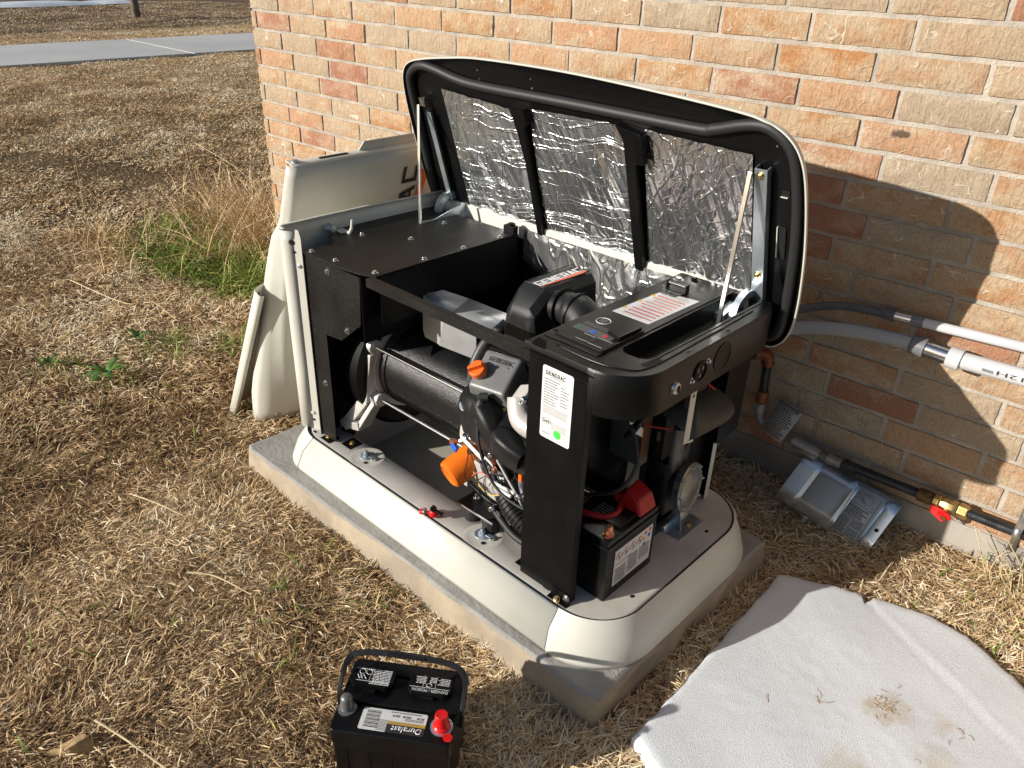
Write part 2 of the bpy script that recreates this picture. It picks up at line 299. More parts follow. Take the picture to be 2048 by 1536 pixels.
# ---------------------------------------------------------------- brick house wall
HC, LB = .0773, .2538
SMX, SMZ = 2.860, 1.150
def brick_material():
    m = bpy.data.materials.new("scratched_tumbled_brick"); m.use_nodes = True; n = m.node_tree.nodes; l = m.node_tree.links; b = n["Principled BSDF"]; b.inputs["Roughness"].default_value = .9; b.inputs["Specular IOR Level"].default_value = .2
    tc = n.new("ShaderNodeTexCoord"); at = n.new("ShaderNodeAttribute"); at.attribute_name = "tint"; ao = n.new("ShaderNodeAttribute"); ao.attribute_name = "shift"
    ad = n.new("ShaderNodeVectorMath"); ad.operation = 'ADD'; l.new(tc.outputs["Object"], ad.inputs[0])
    cb = n.new("ShaderNodeCombineXYZ"); l.new(ao.outputs["Fac"], cb.inputs[0]); l.new(ao.outputs["Fac"], cb.inputs[1]); l.new(ao.outputs["Fac"], cb.inputs[2]); l.new(cb.outputs[0], ad.inputs[1])
    def nz(sc, de, st=(1, 1, 1), ro=.5):
        q = n.new("ShaderNodeMapping"); q.inputs["Scale"].default_value = st; l.new(ad.outputs[0], q.inputs[0])
        t = n.new("ShaderNodeTexNoise"); t.inputs["Scale"].default_value = sc; t.inputs["Detail"].default_value = de; t.inputs["Roughness"].default_value = ro; l.new(q.outputs[0], t.inputs[0]); return t
    def ramp(src, stops):
        r = n.new("ShaderNodeValToRGB"); e = r.color_ramp.elements
        while len(e) < len(stops): e.new(.5)
        for k, (p, c) in enumerate(stops): e[k].position = p; e[k].color = (*c, 1)
        l.new(src, r.inputs[0]); return r
    def mix(f, a, c, bt='MIX'):
        x = n.new("ShaderNodeMix"); x.data_type = 'RGBA'; x.blend_type = bt
        (l.new(f, x.inputs[0]) if not isinstance(f, float) else setattr(x.inputs[0], "default_value", f)); l.new(a, x.inputs[6]); l.new(c, x.inputs[7]); return x.outputs[2]
    base = ramp(at.outputs["Fac"], [(0, (.50, .385, .275)), (.3, (.60, .46, .315)), (.55, (.63, .43, .26)), (.72, (.60, .35, .21)), (.85, (.50, .26, .155)), (1, (.46, .225, .145))])
    sec = ramp(at.outputs["Fac"], [(0, (.60, .50, .37)), (.5, (.54, .27, .12)), (.75, (.68, .54, .38)), (1, (.56, .32, .22))])
    msk = ramp(nz(10, 7, (1, 1, 1.6), .65).outputs[0], [(.46, (0, 0, 0)), (.60, (1, 1, 1))])
    c = mix(msk.outputs[0], base.outputs[0], sec.outputs[0])
    fn = ramp(nz(160, 4).outputs[0], [(.3, (.72, .70, .68)), (.55, (1, 1, 1)), (.75, (1.0, 1.0, 1.0))]); c = mix(.7, c, fn.outputs[0], 'MULTIPLY')
    # pale curved drag marks
    wv = nz(12, 1.2, (1.0, 1, 1.5)); ml = n.new("ShaderNodeMath"); ml.operation = 'SUBTRACT'; ml.inputs[1].default_value = .5; l.new(wv.outputs[0], ml.inputs[0]); ab = n.new("ShaderNodeMath"); ab.operation = 'ABSOLUTE'; l.new(ml.outputs[0], ab.inputs[0])
    line = ramp(ab.outputs[0], [(.0, (1, 1, 1)), (.006, (.9, .9, .9)), (.013, (0, 0, 0))]); gate = ramp(nz(20, 2).outputs[0], [(.47, (0, 0, 0)), (.53, (1, 1, 1))])
    g = n.new("ShaderNodeMath"); g.operation = 'MULTIPLY'; l.new(line.outputs[0], g.inputs[0]); l.new(gate.outputs[0], g.inputs[1])
    ta = n.new("ShaderNodeMapRange"); ta.inputs[1].default_value = .8; ta.inputs[2].default_value = .9; ta.inputs[3].default_value = .85; ta.inputs[4].default_value = .25; l.new(at.outputs["Fac"], ta.inputs[0])
    fr0 = n.new("ShaderNodeMath"); fr0.operation = "FRACT"; l.new(ao.outputs["Fac"], fr0.inputs[0]); fr1 = n.new("ShaderNodeMath"); fr1.operation = "MULTIPLY"; l.new(fr0.outputs[0], fr1.inputs[0]); l.new(ta.outputs[0], fr1.inputs[1]); ta = fr1
    g2 = n.new("ShaderNodeMath"); g2.operation = 'MULTIPLY'; l.new(g.outputs[0], g2.inputs[0]); l.new(ta.outputs[0], g2.inputs[1])
    pale = n.new("ShaderNodeRGB"); pale.outputs[0].default_value = (.90, .82, .68, 1); c = mix(g2.outputs[0], c, pale.outputs[0])
    # small dark pits
    vo = n.new("ShaderNodeTexVoronoi"); vo.inputs["Scale"].default_value = 110; l.new(ad.outputs[0], vo.inputs[0]); pit = ramp(vo.outputs["Distance"], [(.07, (.25, .2, .17)), (.16, (1, 1, 1))]); gp = nz(30, 2); gpr = ramp(gp.outputs[0], [(.5, (0, 0, 0)), (.6, (.9, .9, .9))])
    c = mix(gpr.outputs[0], c, mix(1.0, c, pit.outputs[0], 'MULTIPLY'))
    # soot smudge under one joint
    vm = n.new("ShaderNodeVectorMath"); vm.operation = 'DISTANCE'; q_ = n.new("ShaderNodeMapping"); q_.inputs["Scale"].default_value = (1, 1, 2.6); q_.inputs["Location"].default_value = (0, 0, 0); l.new(tc.outputs["Object"], q_.inputs[0]); l.new(q_.outputs[0], vm.inputs[0]); vm.inputs[1].default_value = (SMX, 0, SMZ * 2.6)
    sm0 = n.new("ShaderNodeMath"); sm0.operation = 'MULTIPLY_ADD'; sm0.inputs[1].default_value = .075; l.new(nz(60, 4).outputs[0], sm0.inputs[0]); l.new(vm.outputs["Value"], sm0.inputs[2])
    sm = ramp(sm0.outputs[0], [(.050, (.75, .75, .75)), (.064, (0, 0, 0))]); blk = n.new("ShaderNodeRGB"); blk.outputs[0].default_value = (.03, .03, .035, 1); c = mix(sm.outputs[0], c, blk.outputs[0])
    l.new(c, b.inputs[0])
    h1 = nz(55, 8, (1.6, 1.6, .55), .7); h2 = nz(13, 4)
    s = n.new("ShaderNodeMath"); s.operation = 'MULTIPLY_ADD'; s.inputs[1].default_value = 1.2; l.new(h2.outputs[0], s.inputs[0]); l.new(h1.outputs[0], s.inputs[2])
    s2 = n.new("ShaderNodeMath"); s2.operation = 'MULTIPLY_ADD'; s2.inputs[1].default_value = .15; l.new(g.outputs[0], s2.inputs[0]); l.new(s.outputs[0], s2.inputs[2])
    bp = n.new("ShaderNodeBump"); bp.inputs["Strength"].default_value = 1.0; bp.inputs["Distance"].default_value = .013; l.new(s2.outputs[0], bp.inputs["Height"]); l.new(bp.outputs[0], b.inputs["Normal"])
    return m
def make_wall():
    root = empty("brick_wall", "tan and orange tumbled brick house wall standing behind the open generator", "wall", (0, 0, 0))
    NX, NZ = 12, 4; V = []; F = []; T = []; S = []
    rd = random.Random(5)
    def brick(to, a, b_, z0, z1, tint):
        o = len(V); sh = rd.uniform(0, 40); dp = rd.uniform(-.002, .002)
        nx = max(3, int(NX * (b_ - a) / .24))
        for j in range(NZ + 1):
            for i in range(nx + 1):
                x = a + (b_ - a) * i / nx; z = z0 + (z1 - z0) * j / NZ; e = (i in (0, nx)) or (j in (0, NZ))
                q = noise.noise(Vector((x * 60 + sh, z * 60, sh))) * .0022; d = dp + noise.noise(Vector((x * 26 + sh, z * 30, 3))) * .0020 + noise.noise(Vector((x * 90, z * 90, sh))) * .0008
                if e: d += .0032 + abs(q); x += q * .9 + (.0012 if i == 0 else -.0012 if i == nx else 0); z += q * .9 + (.001 if j == 0 else -.001 if j == NZ else 0)
                V.append(to(x, d, z))
        for j in range(NZ):
            for i in range(nx): F.append((o + j * (nx + 1) + i, o + j * (nx + 1) + i + 1, o + (j + 1) * (nx + 1) + i + 1, o + (j + 1) * (nx + 1) + i)); T.append(tint); S.append(sh)
        ring = [j0 for j0 in range(nx + 1)] + [j * (nx + 1) + nx for j in range(1, NZ + 1)] + [NZ * (nx + 1) + i for i in range(nx - 1, -1, -1)] + [j * (nx + 1) for j in range(NZ - 1, 0, -1)]
        o2 = len(V)
        for r_ in ring:
            p = V[o + r_]; base = to(0, .018, 0); axis_y = to(0, 1, 0)[1] - to(0, 0, 0)[1]
            V.append((p[0], .018, p[2]) if axis_y > .5 else (.018, p[1], p[2]))
        for k in range(len(ring)): k2 = (k + 1) % len(ring); F.append((o + ring[k], o2 + k, o2 + k2, o + ring[k2])); T.append(tint); S.append(sh)
    def tint():
        q = rd.random()
        return rd.uniform(0, .25) if q < .27 else rd.uniform(.22, .50) if q < .75 else rd.uniform(.58, .80) if q < .89 else rd.uniform(.84, 1)
    front = lambda x, d, z: (x, d, z); side = lambda x, d, z: (d, x, z)
    m = .0055
    fixed = {(1, 8): .97, (-1, 8): .95, (0, 8): .96, (3, 7): .95}
    for j in range(14, -15, -1):            # course whose bottom is joint j
        z0 = (16.2 - j) * HC + m; z1 = z0 + HC - 2 * m; off = (.176 if j % 2 else .883) * LB
        xs = [0.0] + [off + k * LB for k in range(26)]
        if j % 2 == 0: pass
        for k in range(len(xs) - 1):
            t_ = tint()
            brick(front, xs[k] + (m if k else .004), xs[k + 1] - m, z0, z1, t_)
        off2 = (.883 if j % 2 else .176) * LB; ys_ = [0.0] + [off2 + k * LB for k in range(14)]
        for k in range(len(ys_) - 1): brick(side, ys_[k] + (m if k else .004), ys_[k + 1] - m, z0, z1, tint())
    me = bpy.data.meshes.new("brickwork"); me.from_pydata(V, [], F); me.materials.append(brick_material())
    a = me.attributes.new("tint", 'FLOAT', 'FACE'); a.data.foreach_set("value", T); a = me.attributes.new("shift", 'FLOAT', 'FACE'); a.data.foreach_set("value", S)
    bm = bmesh.new(); bm.from_mesh(me); bmesh.ops.recalc_face_normals(bm, faces=bm.faces); bm.to_mesh(me); bm.free()
    me.polygons.foreach_set("use_smooth", [True] * len(me.polygons)); me.set_sharp_from_angle(angle=R(60))
    ob = bpy.data.objects.new("brickwork", me); COL.objects.link(ob); ob.parent = root
    MORT = pm("grey_mortar", (.46, .41, .35), .95, var=.2, vscale=12, bump=1.0, bscale=140, spec=.1)
    zt = (16.2 + 14) * HC + HC
    mb = MB()
    def mp(i, j):
        x = .0095 + i * 6.5; z = .165 + j * (zt - .165); return (x, .0085 + .0014 * noise.noise(Vector((x * 40, z * 40, 0))), z)
    mb.grid(mp, 500, 160)
    mb.grid(lambda i, j: (.0085, .0095 + i * 3.5, .165 + j * (zt - .165)), 8, 8)
    mb.build("mortar", MORT, root)
    FC = pm("foundation_concrete", (.33, .30, .26), .9, var=.35, vscale=4, bump=.6, bscale=50)
    mb = MB(); mb.box(.0, 6.5, .003, .3, -.3, (16.2 - 14) * HC + .001); mb.box(.003, .3, .301, 3.5, -.3, (16.2 - 14) * HC + .001)
    mb.build("foundation", FC, root, bevel=.006)
    mb = MB(); mb.box(.02, 6.45, .02, 3.4, .2, zt - .002); mb.build("wall_core", MORT, root)
make_wall()

# ---------------------------------------------------------------- concrete pad
CPAD = pm("pad_concrete", (.42, .40, .37), .88, var=.16, vscale=6, bump=.8, bscale=60, spec=.2, col2=(.31, .295, .275))
def make_pad():
    pts = [(1.438, -1.091), (2.857, -1.112), (2.893, -.337), (1.46, -.31)]; mb = MB()
    NS = 40
    def ring(z, ins, amp):
        out = []
        c = Vector((2.16, -.72))
        for k in range(4):
            a, b_ = Vector(pts[k]), Vector(pts[(k + 1) % 4]); nrm = Vector(((b_ - a).y, -(b_ - a).x)).normalized()
            for i in range(NS):
                p = a.lerp(b_, i / NS); corner = min(i, NS - i) / NS
                dz = amp * noise.noise(Vector((p.x * 9, p.y * 9, z * 30))); ii = ins + (.006 if corner < .01 else 0)
                q = p - nrm * (ii + dz);
                if i == 0: q = p + (c - p).normalized() * (ii * 1.4 + .006)
                out.append((q.x, q.y, z + amp * .3 * noise.noise(Vector((p.x * 14, p.y * 14, 7)))))
        return out
    rs = [ring(-.15, -.008, .010), ring(.01, -.006, .014), ring(.035, -.002, .016), ring(.06, .0, .016), ring(.080, .002, .012), ring(.089, .005, .008), ring(.093, .014, .003)]
    mb.rings(rs, True, False, False)
    mb.rings([rs[-1], [(2.16 + (p[0] - 2.16) * .5, -.72 + (p[1] + .72) * .5, .0935) for p in rs[-1]]], True, False, True)
    SIDEC = pm("pad_side_concrete", (.46, .38, .28), .9, var=.3, vscale=8, bump=1.0, bscale=32, spec=.15, col2=(.33, .275, .21))
    ns = len(rs[0]); mb.m = [(1 if k < ns * 5 else 0) for k in range(len(mb.f))]
    return tag(mb.build("concrete_pad", [CPAD, SIDEC], angle=55), "rough grey concrete slab lying on the grass under the generator", "slab")
make_pad()

# ---------------------------------------------------------------- grass
def blade_material(name, stops):
    m = bpy.data.materials.new(name); m.use_nodes = True; n = m.node_tree.nodes; l = m.node_tree.links; b = n["Principled BSDF"]; b.inputs["Roughness"].default_value = .65; b.inputs["Specular IOR Level"].default_value = .18
    at = n.new("ShaderNodeAttribute"); at.attribute_name = "tint"; r = n.new("ShaderNodeValToRGB"); e = r.color_ramp.elements
    while len(e) < len(stops): e.new(.5)
    for k, (p, c) in enumerate(stops): e[k].position = p; e[k].color = (*c, 1)
    l.new(at.outputs["Fac"], r.inputs[0]); l.new(r.outputs[0], b.inputs[0]); return m
DRY = blade_material("dry_straw", [(0, (.05, .032, .02)), (.25, (.21, .13, .063)), (.5, (.53, .35, .18)), (.78, (.79, .585, .335)), (1, (.93, .83, .62))])
GRN = blade_material("green_blades", [(0, (.04, .08, .014)), (.4, (.14, .23, .035)), (.7, (.28, .36, .07)), (1, (.55, .50, .22))])
def blades(name, P, L, W, E0, CV, tint, mat):
    n = len(P); ph = rng.uniform(0, 2 * np.pi, n)
    if n > 100000: sw = vnoise(P[::1, 0], P[:, 1], 2.3, 31) * 5.5; ph = np.where(rng.random(n) < .72, sw + rng.normal(0, .75, n), ph)
    ts = np.array([0, .34, .68, 1.0]); H = np.stack([np.cos(ph), np.sin(ph), np.zeros(n)], 1); side = np.stack([-np.sin(ph), np.cos(ph), np.zeros(n)], 1)
    tw = rng.uniform(-.8, .8, n)[:, None]; side = side + np.array([0, 0, 1.0]) * tw; side /= np.linalg.norm(side, axis=1)[:, None]
    bend = (rng.uniform(-1, 1, n) * .5)[:, None] * side * np.array([1, 1, 0])
    pts = [P]; cur = P.copy()
    for k in range(3):
        tm = (ts[k] + ts[k + 1]) / 2; e = E0 + CV * tm; dl = (ts[k + 1] - ts[k]) * L
        cur = cur + (H * np.cos(e)[:, None] + bend * tm) * dl[:, None] + np.array([0, 0, 1.0]) * (np.sin(e) * dl)[:, None]; pts.append(cur)
    V = np.zeros((n, 7, 3)); ws = [.75, 1.0, .7]
    for k in range(3): V[:, 2 * k] = pts[k] - side * (W * ws[k] / 2)[:, None]; V[:, 2 * k + 1] = pts[k] + side * (W * ws[k] / 2)[:, None]
    V[:, 6] = pts[3]
    me = bpy.data.meshes.new(name); me.vertices.add(n * 7); me.vertices.foreach_set("co", V.ravel())
    lp = np.array([0, 1, 3, 2, 2, 3, 5, 4, 4, 5, 6]); base = np.arange(n)[:, None] * 7
    me.loops.add(n * 11); me.loops.foreach_set("vertex_index", (base + lp).ravel().astype(np.int32))
    me.polygons.add(n * 3); st = (np.arange(n)[:, None] * 11 + np.array([0, 4, 8])).ravel(); me.polygons.foreach_set("loop_start", st.astype(np.int32)); me.polygons.foreach_set("loop_total", np.tile([4, 4, 3], n).astype(np.int32))
    me.update(calc_edges=True); me.materials.append(mat)
    a = me.attributes.new("tint", 'FLOAT', 'POINT'); a.data.foreach_set("value", np.repeat(tint, 7).astype(np.float32))
    ob = bpy.data.objects.new(name, me); COL.objects.link(ob); return ob
def vnoise(x, y, s, seed=0):
    return np.array([noise.noise(Vector((a * s + seed, b * s, seed))) for a, b in zip(x, y)])
def inside(x, y, poly):
    r = np.zeros(len(x), bool); n = len(poly)
    for i in range(n):
        x0, y0 = poly[i]; x1, y1 = poly[(i + 1) % n]; c = ((y0 > y) != (y1 > y)) & (x < (x1 - x0) * (y - y0) / (y1 - y0 + 1e-12) + x0); r ^= c
    return r
FOAM_POLY = [(2.951, -1.085), (2.955, -.388), (3.075, -.330), (3.150, -.304), (3.166, -.332), (3.180, -.296), (3.191, -.292), (3.30, -.262), (3.40, -.268), (3.46, -.30), (3.53, -.34), (3.62, -.40), (3.66, -.9), (3.60, -1.32), (3.03, -1.13)]
PADP = [(1.43, -1.10), (2.865, -1.12), (2.90, -.33), (1.45, -.30)]
def scatter(n, x0, x1, y0, y1, dmin, dmax, pw=1.0):
    x = rng.uniform(x0, x1, n); y = rng.uniform(y0, y1, n)
    rel = np.stack([x - CAMP.x, y - CAMP.y, np.full(n, -CAMP.z)], 1); fz = rel @ np.array(_f); px = (rel @ np.array(_r)) / fz; py = (rel @ np.array(_d)) / fz
    ok = (fz > .1) & (abs(px) < .653 * 1.25) & (py < .49 * 1.3) & (py > -.49 * 1.1) & (fz >= dmin) & (fz < dmax)
    ok &= ~((x > -.01) & (y > -.012)) & ~inside(x, y, PADP) & ~inside(x, y, FOAM_POLY)
    return x[ok], y[ok], fz[ok]
def dry_set(x, y, lr, wr, flat, zmax):
    n = len(x); L = rng.uniform(*lr, n) * rng.uniform(.6, 1.2, n); W = rng.uniform(*wr, n)
    lie = rng.random(n) < flat; E0 = np.where(lie, rng.uniform(-.15, .45, n), rng.uniform(.3, 1.25, n)); CV = np.where(lie, rng.uniform(-.7, .4, n), rng.uniform(-2.2, -.4, n))
    z = ground_z(x, y) + rng.uniform(0, zmax, n) * rng.random(n)
    big = vnoise(x, y, 1.6, 3); sm = vnoise(x, y, 7, 9)
    t = np.clip(.64 + .05 * (W > .005) + .18 * rng.normal(size=n) + .34 * big + .26 * sm + .20 * vnoise(x, y, .55, 44), .02, 1)
    t = t - .13 * np.clip((-1.25 - y) / .5, 0, 1) * (x < 2.9)
    t = np.where(rng.random(n) < .07, np.clip(t + .35, 0, 1), t)
    return np.stack([x, y, z], 1), L, W, E0, CV, t
sets = []
for (n, box_, d0, d1, lr, wr, fl, zm) in (
        (820000, (-.6, 4.2, -2.6, 0.2), .2, 2.6, (.018, .055), (.0014, .0034), .82, .028),
        (500000, (-3.5, 3.2, -2.2, 2.6), 2.6, 4.6, (.022, .065), (.0018, .004), .62, .03),
        (520000, (-9.0, 0.2, -2.2, 6.5), 4.6, 9.6, (.025, .055), (.0032, .0065), .55, .02),
        (620000, (-20, 0, -2, 12), 9.6, 22, (.025, .05), (.005, .010), .5, .015)):
    x, y, d = scatter(n, *box_, d0, d1)
    if d0 > 8: k = ~((x > -11.1 + .026 * (y - 4)) & (x < -8.55 + .026 * (y - 4))); x, y = x[k], y[k]; k = rng.random(len(x)) < np.where(x < -12.2, .45, 1); x, y = x[k], y[k]
    # bare dark earth strip on the left
    bare = np.exp(-((y - (.28 + .33 * (x + 2.6))) / .30) ** 2) * (x > -3.6) * (x < -.7) * .93 * (d1 > 2.7)
    k = rng.random(len(x)) > bare; sets.append(dry_set(x[k], y[k], lr, wr, fl, zm))
cat_ = [np.concatenate([s[i] for s in sets]) for i in range(6)]
print("dry blades", len(cat_[1]))
g = blades("dry_grass", *cat_, DRY); g["kind"] = "stuff"
# green tuft patch beside the leaning panels, and stray green blades
x = rng.normal(-.40, .36, 13000); y = rng.normal(-.12, .22, 13000); k = inside(x, y, [(-1.25, -.12), (-1.1, .25), (-.5, .24), (.0, .02), (.75, -.03), (.9, -.2), (.62, -.42), (.15, -.42), (-.3, -.52), (-.95, -.42)]) & ~((x > 0) & (y > -.02)); x, y = x[k], y[k]; n = len(x)
cl = vnoise(x, y, 5, 21); k = rng.random(n) < np.clip(.62 + 1.5 * cl, .06, 1); x, y, cl = x[k], y[k], cl[k]; n = len(x)
gs = [(np.stack([x, y, ground_z(x, y)], 1), rng.uniform(.07, .20, n), rng.uniform(.003, .006, n), rng.uniform(.7, 1.45, n), rng.uniform(-2.1, -.5, n), np.clip(.52 + .24 * rng.normal(size=n) + .5 * cl, 0, 1))]
for (cx, cy, sg, nn_) in ((.33, -1.22, .05, 90), (.55, -1.10, .04, 60), (.42, -.83, .07, 170), (.62, -.62, .07, 200), (1.95, -1.75, .4, 60), (.9, -1.5, .5, 120), (3.55, -.12, .18, 160), (2.1, -1.3, .12, 60)):
    x = rng.normal(cx, sg, nn_); y = rng.normal(cy, sg, nn_); k = ~((x > 0) & (y > -.02)) & ~inside(x, y, PADP) & ~inside(x, y, FOAM_POLY); x, y = x[k], y[k]; n = len(x)
    gs.append((np.stack([x, y, ground_z(x, y)], 1), rng.uniform(.04, .10, n), rng.uniform(.003, .006, n), rng.uniform(.5, 1.3, n), rng.uniform(-1.8, -.3, n), rng.uniform(.2, .9, n)))
c = [np.concatenate([s[i] for s in gs]) for i in range(6)]; g = blades("green_grass", *c, GRN); g["kind"] = "stuff"
# tall straw tangle at the house corner
def tangle(name, label, cx, cy, sx, sy, n, lr, seed):
    x = rng.normal(cx, sx, n); y = rng.normal(cy, sy, n); k = ~((x > -.01) & (y > -.02)); x, y = x[k], y[k]; n = len(x)
    o = blades(name, np.stack([x, y, ground_z(x, y)], 1), rng.uniform(*lr, n), rng.uniform(.0025, .006, n), rng.uniform(.4, 1.5, n), rng.uniform(-1.9, -.1, n), np.clip(rng.normal(.66, .17, n), 0, 1), DRY)
    return tag(o, label, "weeds", "dry weed clumps")
tangle("dry_weed_clump", "tall tangled clump of dry straw weeds against the house corner", -.30, .24, .24, .22, 2300, (.18, .62), 1)
tangle("dry_weed_clump", "low dry weed clump at the far edge of the green tufts", -1.15, .42, .28, .14, 700, (.12, .34), 2)
tangle("dry_weed_clump", "short dead weed clump at the near side of the green tufts", -1.0, -.40, .22, .12, 420, (.08, .24), 3)
STRAW = pm("pale_straw_stem", (.60, .48, .28), .6, var=.25, vscale=20)
def stalk(label, pts, r=.0028):
    mb = MB(); q = spline(pts, 8); mb.tube(q, [r * (1 - .5 * i / len(q)) for i in range(len(q))], 6); return tag(mb.build("straw_stalk", STRAW), label, "stalk", "long straw stalks")

# ---------------------------------------------------------------- straw stalks
for lb, pts in (("long bent pale straw stem lying on the lawn left of the leaning panels", [(-.53, -.842, .04), (-.05, -.794, .05), (.016, -.70, .05), (.268, -.708, .035)]),
                ("thick pale straw stem lying beside the tan stone at the bottom left", [(2.072, -1.846, .04), (2.166, -1.825, .045), (2.30, -1.797, .04), (2.42, -1.77, .04)]),
                ("short straight straw stem lying left of the concrete slab corner", [(1.342, -1.426, .035), (1.45, -1.40, .045), (1.561, -1.366, .035)]),
                ("thin curved straw stem lying in front of the concrete slab", [(1.791, -1.482, .04), (1.86, -1.442, .045), (1.975, -1.41, .035)]),
                ("upright dry stem standing alone high on the lawn", [(-1.93, .561, 0), (-1.935, .55, .2), (-1.94, .541, .45)]),
                ("tall dry stem rising left of the house corner and sloping to the left", [(-.15, .25, 0), (-.45, .45, .25), (-1.0, .60, .52), (-1.266, .453, .60)]),
                ("thin upright stem rising behind the weeds at the house corner", [(-2.385, 1.491, 0), (-2.43, 1.4, .3), (-2.488, 1.325, .62)]),
                ("short upright stem standing in bare earth at the left", [(-1.552, -.344, 0), (-1.55, -.33, .2), (-1.546, -.326, .36)]),
                ("upright stem leaning over the green tufts, left one of the pair", [(-.791, -.398, 0), (-.76, -.33, .14), (-.737, -.265, .27)]),
                ("upright stem leaning over the green tufts, right one of the pair", [(-.70, -.312, 0), (-.715, -.30, .13), (-.703, -.299, .25)]),
                ("pale stem arching from the green tufts toward the house corner", [(-1.055, -.302, .02), (-.95, -.05, .16), (-.827, .267, .24)]),
                ("pale stem sloping out of the weed clump above the green tufts", [(-1.6, .45, .35), (-1.2, .55, .20), (-.8, .45, .03)])):
    stalk(lb, pts)
# broadleaf weeds in the lawn
LEAFM = pm("weed_leaf", (.10, .20, .035), .5, var=.4, vscale=30)
def rosette(label, cx, cy, n, ln, seed):
    rd = random.Random(seed); mb = MB()
    for k in range(n):
        a = 6.283 * k / n + rd.uniform(-.4, .4); L_ = ln * rd.uniform(.6, 1.1); wv = L_ * .13; c_, s_ = math.cos(a), math.sin(a); rs = []
        for i in range(7):
            t = i / 6; ww = wv * math.sin(math.pi * min(1, .12 + t * .85)) * (1 + .25 * (i % 2)); h = .03 + .05 * L_ / .1 * math.sin(t * 2.6) * .5
            px, py = cx + c_ * L_ * t, cy + s_ * L_ * t; rs.append([(px - s_ * ww, py + c_ * ww, h + .004), (px, py, h), (px + s_ * ww, py - c_ * ww, h + .004)])
        mb.rings(rs, closed=False)
    return tag(mb.build("broadleaf_weed", LEAFM, solid=.0006), label, "weed", "broadleaf weeds in the lawn")
rosette("larger green broadleaf weed with long leaves flat in the dry lawn", .52, -1.13, 9, .10, 1)
rosette("smaller green broadleaf weed left of the larger one", .28, -1.25, 7, .06, 2)
rosette("faint pair of green leaves above the two broadleaf weeds", .30, -.90, 5, .08, 3)

# dead weed against the wall on the right
mb = MB(); rd = random.Random(4)
for k in range(16):
    bx = 3.43 + rd.uniform(-.05, .05); tx = bx - rd.uniform(.0, .13); h = rd.uniform(.05, .14)
    q = spline([(bx, -.06, .06), ((bx + tx) / 2 + rd.uniform(-.02, .02), -.05 + rd.uniform(-.03, .01), .07 + h * .6), (tx, -.045 + rd.uniform(-.02, .01), .08 + h)], 5); mb.tube(q, .0014, 5)
    for i in range(3, len(q) - 1, 2):
        p = Vector(q[i]); mb.tube([tuple(p), tuple(p + Vector((rd.uniform(-.02, .02), rd.uniform(-.02, .01), rd.uniform(.005, .02))))], .0010, 4)
tag(mb.build("dead_weed", STRAW), "dry branching dead weed leaning on the foundation at the right", "weed")
# tan stone
mb = MB(); mb.hexa([(2.045, -1.965, .005), (2.115, -1.905, .005), (2.125, -1.865, .005), (2.05, -1.872, .005)], [(2.06, -1.948, .022), (2.095, -1.918, .036), (2.105, -1.875, .046), (2.09, -1.873, .040)])
o = mb.build("stone", pm("tan_sandstone", (.46, .32, .16), .85, var=.3, vscale=25, bump=.8, bscale=90), bevel=.004); tag(o, "angular tan stone lying in the dry grass at the bottom left", "stone")
# distant tree
BARK = pm("tree_bark", (.16, .13, .10), .9, var=.4, vscale=12, bump=1, bscale=30)
tr = empty("young_tree", "bare young tree standing in the field beyond the driveway", "tree", (-15.2, 6.5, 0))
mb = MB(); mb.tube([(0, 0, -.1), (.02, 0, .5), (-.02, .03, 1.3), (.0, 0, 2.2)], [.10, .075, .06, .045], 10); mb.build("trunk", BARK, tr)
mb = MB(); rd = random.Random(9)
def limb(p, d, r, n):
    q = [p]
    for i in range(4): d = (d + Vector((rd.uniform(-.3, .3), rd.uniform(-.3, .3), rd.uniform(0, .25)))).normalized(); q.append(q[-1] + d * (.22 * n))
    mb.tube([tuple(a) for a in q], [r * (1 - .17 * i) for i in range(5)], 6)
    if n > 1:
        for i in (2, 3, 4): limb(q[i], (d + Vector((rd.uniform(-1, 1), rd.uniform(-1, 1), .3))).normalized(), r * .5, n - 1)
for k in range(6): limb(Vector((0, 0, .55 + .28 * k)), Vector((math.cos(k * 2.4), math.sin(k * 2.4), .7)).normalized(), .024, 3)
mb.build("branches", BARK, tr)

# ================================================================ STANDBY GENERATOR
G = empty("standby_generator", "open standby generator with raised lid and cream base on the concrete slab", "generator", (1.60, -.985, 0), R(-2.0))
# --- base tray
ZT = .205
def rr3(x0, x1, y0, y1, r, z, n=8): return [(x, y, z) for x, y in rrect(x0, x1, y0, y1, r, n)]
mb = MB()
W0 = (.135, .835, .088, .56); wr = [.03, .10, .05, .05]
mb.rings([rr3(.004, 1.221, -.010, .645, .115, .185), rr3(.004, 1.221, -.010, .645, .115, ZT - .006), rr3(.008, 1.217, -.006, .641, .112, ZT - .001), rr3(.014, 1.211, .0, .635, .106, ZT),
          rr3(W0[0] - .006, W0[1] + .006, W0[2] - .006, W0[3] + .006, wr, ZT), rr3(*W0, wr, ZT - .006)], True)
mb.rings([rr3(*W0, wr, ZT - .006), rr3(W0[0] + .012, W0[1] - .02, W0[2] + .016, W0[3] - .01, wr, .140), rr3(W0[0] + .03, W0[1] - .04, W0[2] + .03, W0[3] - .03, wr, .128)], True)
tray = mb.build("base_tray", TRAYM, G, angle=50)
mb = MB(); mb.add(rr3(W0[0] + .03, W0[1] - .04, W0[2] + .03, W0[3] - .03, wr, .128), [tuple(range(36))]); mb.build("tray_floor", FLOORM, G)
